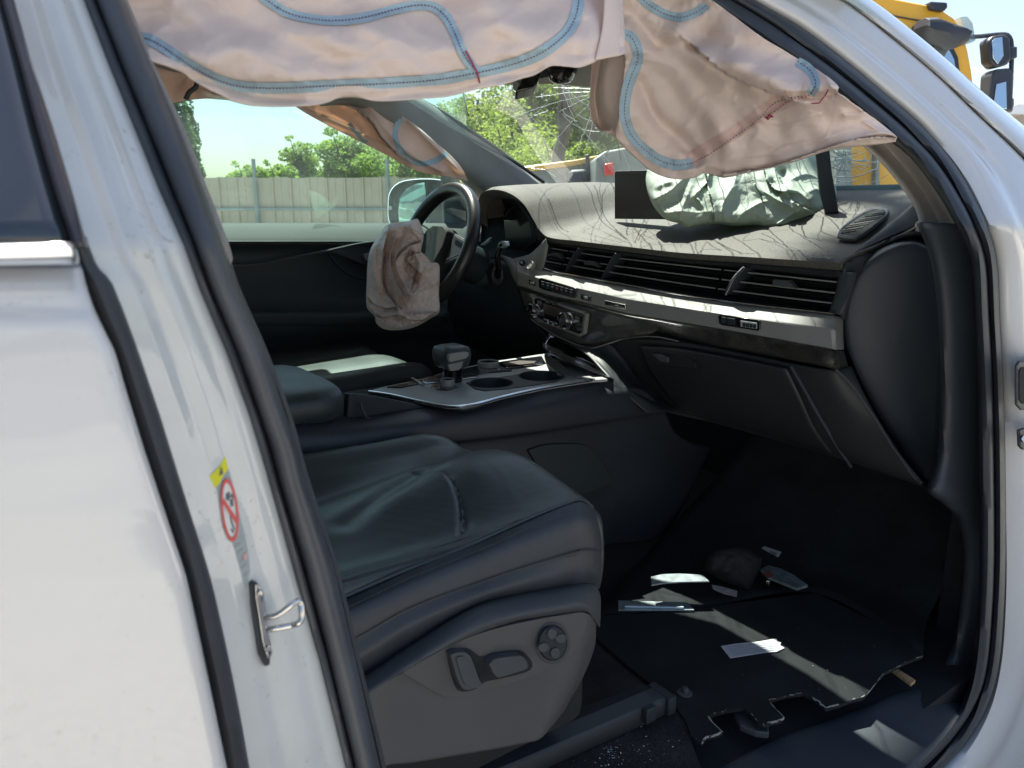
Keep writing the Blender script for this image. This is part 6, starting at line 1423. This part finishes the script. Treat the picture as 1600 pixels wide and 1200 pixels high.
# passenger's airbag, mint green
PB = [(1012, 262), (1060, 240), (1120, 225), (1180, 218), (1240, 222), (1272, 236), (1278, 262), (1290, 276), (1304, 288), (1307, 300), (1305, 315), (1297, 328), (1282, 340), (1262, 345), (1245, 350), (1225, 356), (1200, 357), (1180, 352), (1150, 353), (1120, 350), (1090, 353), (1072, 356), (1060, 349), (1045, 345), (1034, 338), (1020, 320), (1012, 300), (1009, 280)]
pbc = [tuple(v) for v in crom([np.array(p, float) for p in PB + [PB[0]]], 300)][:-1]
cr2 = creases([
    ([(1062, 354), (1064, 330), (1072, 310), (1080, 290)], .020, 8, 'r'), ([(1116, 345), (1114, 320), (1108, 300), (1104, 275)], .030, 9, 't'),
    ([(1020, 312), (1045, 300), (1062, 285), (1075, 270)], .026, 8, 'r'), ([(1092, 300), (1105, 285), (1110, 268)], .028, 8, 'u'),
    ([(1090, 310), (1100, 325), (1108, 345)], .020, 7, 'r'), ([(1135, 350), (1128, 325), (1140, 300), (1150, 280), (1148, 262)], .024, 9, 'r'),
    ([(1170, 270), (1180, 290), (1188, 305), (1192, 318)], .03, 10, 't'), ([(1196, 300), (1210, 310), (1230, 320), (1242, 328)], .026, 8, 'r'),
    ([(1193, 262), (1198, 280), (1210, 296), (1228, 300)], .034, 9, 'u'), ([(1214, 270), (1222, 285), (1232, 300), (1240, 316), (1268, 330)], .034, 9, 't'),
    ([(1228, 296), (1248, 300), (1262, 312)], .028, 7, 'r'), ([(1236, 280), (1262, 272), (1290, 285)], .022, 8, 'r'), ([(1262, 300), (1275, 296), (1300, 300)], .018, 7, 'r'),
    ([(1240, 316), (1262, 326), (1292, 326)], .024, 6, 't'), ([(1215, 350), (1232, 338), (1250, 328)], .022, 6, 'r'), ([(1222, 352), (1240, 344), (1258, 340)], .016, 4, 'r'),
    ([(1150, 345), (1165, 330), (1185, 318), (1200, 314)], .018, 9, 'r'), ([(1040, 335), (1058, 330), (1085, 332), (1110, 330)], .012, 8, 'r'), ([(1030, 290), (1050, 283)], .014, 6, 'r'),
    ([(1222, 270), (1226, 286)], -.03, 6, 'g'), ([(1205, 284), (1216, 300)], -.022, 5, 'g')])
tpb = (PX(1150, 340, 1.58) - CAM).dot(VF)
def hpb(x, y, r):
    e = 1 - sstep(.93, 1.0, r) * .9
    return e * (cr2(x, y) * .85 + .009 * facet(x * .8, y, 34, 4) + .004 * facet(x, y, 15, 5) + .001 * facet(x, y, 6, 6) + .02 * noise.noise(Vector((x * .02, y * .03, 5))))
pab = blob('passenger_airbag', pbc, tpb, .085, .10, M['mint_bag'], car, 110, hpb, lean=.0013)
MB().tube([Vector(v) for v in crom([PD(x, y, tpb - .03) for x, y in [(1238, 352), (1242, 344), (1252, 339), (1262, 342)]], 16)], .0008, 4).build('loose_thread', M['red_thread'], pab)

# curtain airbag: one hanging sheet, position given along sight lines, depth = distance into the cabin
def ctY(x, y):
    b = .60 + .00010 * (x - 400) * 0
    b += .011 * noise.noise(Vector((x * .006, y * .012, 2))) + .007 * noise.noise(Vector((x * .02, y * .03, 4)))
    b += tum(y) * .35
    b += .014 * math.sin((y + x * .05) * .035 + 1) 
    return b
crc = creases([([(300, 20), (340, 60), (420, 80)], .010, 26, 'g'), ([(560, 30), (600, 60), (640, 70)], .008, 20, 'g'), ([(380, 50), (520, 95), (640, 60), (700, 0)], -.012, 30, 'g'),
               ([(200, 100), (300, 118), (420, 152), (640, 148), (840, 108)], -.006, 8, 'g'), ([(760, -10), (800, 40), (860, 60)], .010, 24, 'g'), ([(880, -40), (925, 40), (920, 90)], .010, 18, 'g')])
def cA(x, y, o=0): 
    d = ray(x, y); Y = ctY(x, y) - crc(x, y) - pucker(x, y, SEAMS_A) - crisp(x, y, 1) + o; return CAM + d * (Y / d.y)
botA = [(150, 55), (190, 62), (230, 90), (262, 104), (283, 113), (317, 133), (350, 152), (375, 161), (400, 165), (460, 165), (500, 162), (533, 153), (560, 153), (587, 157), (620, 156), (660, 153), (700, 150), (733, 142), (783, 132), (815, 122), (833, 117), (860, 103), (885, 103), (907, 105), (925, 99), (942, 90), (962, 88), (977, 83)]
topA = [(120, -60), (300, -80), (500, -90), (700, -90), (850, -90), (930, -60), (955, -30)]
b_, t_ = crom(botA, 220), crom(topA, 220)
SEAMS_A = [[(216, 58), (262, 78), (290, 98), (320, 116), (350, 129), (380, 136), (440, 138), (500, 135), (600, 131), (680, 125), (745, 114), (800, 101), (840, 86), (870, 66), (890, 45), (901, 20), (908, -30)], [(390, -20), (420, 2), (445, 18), (475, 27), (520, 32), (570, 27), (620, 14), (655, 8), (680, 12), (698, 28), (712, 55), (725, 85), (743, 110)]]
SEAMS_B = [[(974, 52), (994, 72), (997, 90), (987, 118), (976, 165), (977, 185), (986, 210), (1005, 232), (1030, 250), (1057, 258), (1082, 255)], [(1082, 255), (1140, 219), (1185, 187), (1222, 156), (1266, 148)], [(995, -12), (1033, 19), (1060, 27), (1104, 8)], [(1246, 96), (1262, 106), (1272, 120), (1274, 134), (1266, 148)]]
def pucker(x, y, seams):
    h = 0
    for l in seams:
        if min(p[0] for p in l) - 40 < x < max(p[0] for p in l) + 40 and min(p[1] for p in l) - 40 < y < max(p[1] for p in l) + 40:
            d, s_ = segdist(x, y, l)
            if d < 40:
                h -= .0016 * math.exp(-(d / 9) ** 2)
                h += .0016 * math.exp(-d / 18) * noise.noise(Vector((x * .11, y * .11, 3.0))) 
    return h
def crisp(x, y, seed):
    a = abs(noise.noise(Vector((x * .011 + y * .006, y * .022 - x * .004, seed)))); b = abs(noise.noise(Vector((x * .024 - y * .01, y * .034 + x * .01, seed + 5))))
    return .0016 * (1 - min(1, a * 5)) ** 2 + .0006 * (1 - min(1, b * 5)) ** 2
def edgecurl(v): return .012 * max(0, v - .9) / .1
# free right edge is the last column, pulled out to match the hanging corner
rows = []
for i in range(71):
    v = i / 70; r = []
    for j in range(220):
        x = t_[j][0] * (1 - v) + b_[j][0] * v; y = t_[j][1] * (1 - v) + b_[j][1] * v
        if j > 150: x += 12 * math.sin(v * math.pi) * ((j - 150) / 70) ** 2 * .5
        r.append(cA(x, y, -edgecurl(v) * .6))
    rows.append(r)
cta = MB().grid(rows).build('curtain_airbag', M['curtain'], car, solid=.001, angle=0, off=1)
# front section of the same curtain
def ctY2(x, y):
    f = sstep(930, 1400, x)
    b = .86 - .26 * f + .05 * sstep(0, 280, y) * (1 - f)
    b += .013 * noise.noise(Vector((x * .009, y * .010, 7))) + .005 * noise.noise(Vector((x * .03, y * .03, 9)))
    return b
crf = creases([
    ([(1060, 60), (1100, 90), (1160, 110), (1240, 140), (1310, 140)], .030, 26, 'g'), ([(1080, 70), (1140, 118), (1220, 150)], -.020, 14, 't'),
    ([(985, 60), (1050, 110), (1120, 190), (1140, 230)], .010, 20, 'g'), ([(960, 10), (990, 30), (1030, 70), (1100, 60)], -.014, 16, 'g'),
    ([(1000, 130), (1020, 180), (1070, 225), (1088, 250)], -.012, 12, 'g'), ([(1310, 143), (1330, 160), (1350, 176), (1320, 180)], .010, 8, 'r'),
    ([(1130, 272), (1200, 262), (1290, 232), (1350, 215), (1398, 215)], .012, 7, 't'), ([(1300, 240), (1340, 215), (1385, 208), (1400, 214)], .008, 5, 'r'),
    ([(1250, 150), (1270, 152), (1311, 142)], -.010, 6, 'g'), ([(1350, 190), (1375, 205), (1398, 212)], .006, 4, 'r'), ([(972, 40), (968, 60), (975, 85)], .01, 6, 'r'),
    ([(1180, 190), (1230, 170), (1262, 158)], .006, 5, 'r'), ([(1290, 120), (1300, 135), (1312, 143)], .008, 5, 'r')])
def cB(x, y, o=0):
    d = ray(x, y); Y = ctY2(x, y) - crf(x, y) - pucker(x, y, SEAMS_B) - crisp(x, y, 8) + o; return CAM + d * (Y / d.y)
botB = [(973, 84), (978, 100), (972, 140), (966, 180), (962, 212), (975, 230), (987, 241), (1002, 255), (1017, 267), (1040, 277), (1067, 280), (1088, 276), (1100, 270), (1115, 274), (1133, 277), (1165, 270), (1200, 263), (1248, 250), (1293, 235), (1325, 230), (1355, 227), (1380, 224), (1399, 221)]
topB = [(955, -40), (970, -44), (985, -46), (1000, -48), (1010, -46), (1025, -44), (1040, -40), (1060, -30), (1085, -16), (1117, 4), (1153, 30), (1190, 58), (1227, 80), (1253, 96), (1272, 106), (1288, 117), (1301, 127), (1310, 137), (1308, 144), (1320, 152), (1350, 174), (1372, 190), (1401, 214)]
b_, t_ = crom(botB, 240), crom(topB, 240)
rows = []
for i in range(90):
    v = i / 89
    rows.append([cB(t_[j][0] * (1 - v) + b_[j][0] * v, t_[j][1] * (1 - v) + b_[j][1] * v, .02 * max(0, v - .94) / .06 * .4) for j in range(240)])
MB().grid(rows).build('curtain_front_section', M['curtain'], cta, solid=.0015, angle=0)
# turned-back flap between the two sections
FLP = [[(930, 0), (950, 20), (962, 50), (972, 86)], [(925, 60), (938, 92), (946, 110), (978, 100)], [(925, 100), (931, 150), (945, 160), (972, 150)], [(922, 150), (923, 182), (938, 198), (966, 196)], [(922, 178), (930, 196), (945, 206), (964, 214)]]
loft('curtain_fold', [[PY(x, y, .93 + .05 * (x < 945) - .03 * (x > 965)) for x, y in r] for r in FLP], 30, 40, M['curtain'], cta, solid=.0015, angle=0)
loft('curtain_corner', [[PY(x, y, Y) for x, y, Y in r] for r in ([(940, -60, .64), (955, -40, .66), (975, -40, .70)], [(945, -20, .625), (960, 0, .635), (972, 0, .66)], [(942, 40, .61), (962, 42, .615), (974, 36, .64)], [(930, 94, .60), (955, 89, .60), (977, 82, .62)])], 20, 30, M['curtain'], cta, solid=.0015, angle=0)
def band(fn, pts, w, name='seam_band', stitch=True, parent=None, m='blueband', off=.0018, n=None, sm='thread'):
    L = sum(math.dist(a, b) for a, b in zip(pts, pts[1:])); n = n or max(12, int(L / 2.2))
    c = [tuple(v) for v in crom([np.array(p, float) for p in pts], n)]
    rows = []
    for k in range(n):
        a, b = c[max(0, k - 1)], c[min(n - 1, k + 1)]; tx, ty = b[0] - a[0], b[1] - a[1]; l = math.hypot(tx, ty) or 1
        ww = w * (1 + .12 * noise.noise(Vector((c[k][0] * .02, c[k][1] * .02, 0))))
        rows.append([fn(c[k][0] - ty / l * ww * s, c[k][1] + tx / l * ww * s, -off) for s in (-.5, -.3, -.1, .1, .3, .5)])
    if m: o = MB().grid(rows).build(name, M[m], parent or cta, angle=0)
    if stitch:
        mb = MB(); ns = int(L / 5.2)
        cs = [tuple(v) for v in crom([np.array(p, float) for p in pts], ns * 4)]
        for k in range(ns):
            a, b = cs[k * 4], cs[min(k * 4 + 3, len(cs) - 1)]
            mb.tube([fn(a[0], a[1], -off - .0012), fn((a[0] * .4 + b[0] * .6), (a[1] * .4 + b[1] * .6), -off - .0012)], .00055, 4)
        o2 = mb.build('stitching', M[sm], parent or cta, smooth=False); o2['kind'] = 'stuff'
band(cA, [(216, 58), (235, 62), (262, 78), (290, 98), (320, 116), (350, 129), (380, 136), (440, 138), (500, 135), (600, 131), (680, 125), (745, 114), (800, 101), (840, 86), (870, 66), (890, 45), (901, 20), (908, -30)], 18)
band(cA, [(390, -20), (420, 2), (445, 18), (475, 27), (520, 32), (570, 27), (620, 14), (655, 8), (680, 12), (698, 28), (712, 55), (725, 85), (743, 110)], 15)
MB().tube([cA(x, y, -.004) for x, y in [(728, 80), (738, 98), (746, 114), (749, 128), (750, 136)]], .0009, 4).build('loose_thread', M['red_thread'], cta)
band(cB, [(974, 52), (986, 58), (994, 72), (997, 90), (993, 104), (987, 118), (980, 140), (976, 165), (977, 185), (986, 210), (1005, 232), (1030, 250), (1057, 258), (1082, 255)], 17)
band(cB, [(995, -12), (1010, 4), (1033, 19), (1060, 27), (1085, 21), (1104, 8)], 14)
band(cB, [(1246, 96), (1262, 106), (1272, 120), (1274, 134), (1266, 148)], 15)
band(cB, [(1075, 250), (1105, 232), (1140, 212), (1175, 188), (1210, 162), (1232, 150)], 20, 'seam_patch', stitch=False, m='curtain_patch', off=.0014)
band(cB, [(1082, 255), (1110, 240), (1140, 219), (1185, 187), (1205, 165), (1222, 156), (1246, 151), (1266, 148), (1273, 134)], 4, stitch=True, m=None, off=.0012)
band(cB, [(1196, 184), (1216, 170), (1235, 156), (1262, 152)], 4, stitch=True, m=None, off=.0012, sm='red_thread')
MB().tube([cB(x, y, -.004) for x, y in [(1268, 162), (1280, 161), (1286, 153), (1290, 148), (1294, 141)]], .0009, 4).build('loose_thread', M['red_thread'], cta)
MB().tube([cB(x, y, -.004) for x, y in [(1196, 183), (1200, 187), (1204, 182), (1208, 183), (1202, 179), (1198, 186)]], .0012, 4).build('loose_thread', M['red_thread'], cta)
# driver side curtain
def cD(x, y, o=0):
    Y = 2.16 + .02 * noise.noise(Vector((x * .02, y * .03, 1))) - crd(x, y) + o; return PY(x, y, Y)
crd = creases([([(470, 166), (560, 205), (640, 250)], .02, 8, 't'), ([(540, 165), (575, 185), (595, 215), (620, 240)], .05, 10, 'u'), ([(575, 165), (600, 200), (640, 240), (690, 268)], .03, 8, 'r'), ([(640, 190), (680, 230), (715, 265)], .02, 6, 'r'), ([(520, 176), (560, 200), (600, 240)], .02, 6, 'r')])
bD = crom([(440, 160), (455, 163), (480, 178), (520, 200), (560, 220), (600, 240), (640, 262), (670, 272), (700, 276), (725, 281), (730, 283)], 100)
tD = crom([(440, 140), (470, 140), (520, 142), (560, 150), (590, 160), (620, 176), (650, 196), (680, 222), (705, 244), (722, 264), (731, 282)], 100)
ctd = MB().grid([[cD(tD[j][0] * (1 - i / 30) + bD[j][0] * i / 30, tD[j][1] * (1 - i / 30) + bD[j][1] * i / 30) for j in range(100)] for i in range(31)]).build('driver_side_curtain_airbag', M['curtain_back'], car, solid=.0015, angle=0)
band(cD, [(625, 186), (619, 200), (618, 216), (626, 234), (642, 250), (662, 256), (682, 250), (697, 240)], 9, stitch=False, parent=ctd, off=.004)
band(cD, [(545, 193), (556, 206), (566, 218), (574, 222)], 6, stitch=False, parent=ctd, off=.006)
rr_ = [[(215, 95), (262, 110), (300, 118), (335, 138)], [(225, 115), (262, 128), (300, 138), (330, 146)], [(235, 150), (262, 160), (300, 156), (352, 151)]]
loft('rear_curtain_drape', [[PY(x, y, 2.1 + .04 * math.sin(x * .07)) for x, y in r] for r in rr_], 30, 16, M['curtain_back'], ctd, solid=.0015, angle=0)
MB().tube([Vector(v) for v in crom([PY(x, y, 2.04) for x, y in [(308, 128), (306, 136), (296, 144), (290, 156)]], 12)], .006, 8).build('grab_strap', M['plastic_grey'], ctd)
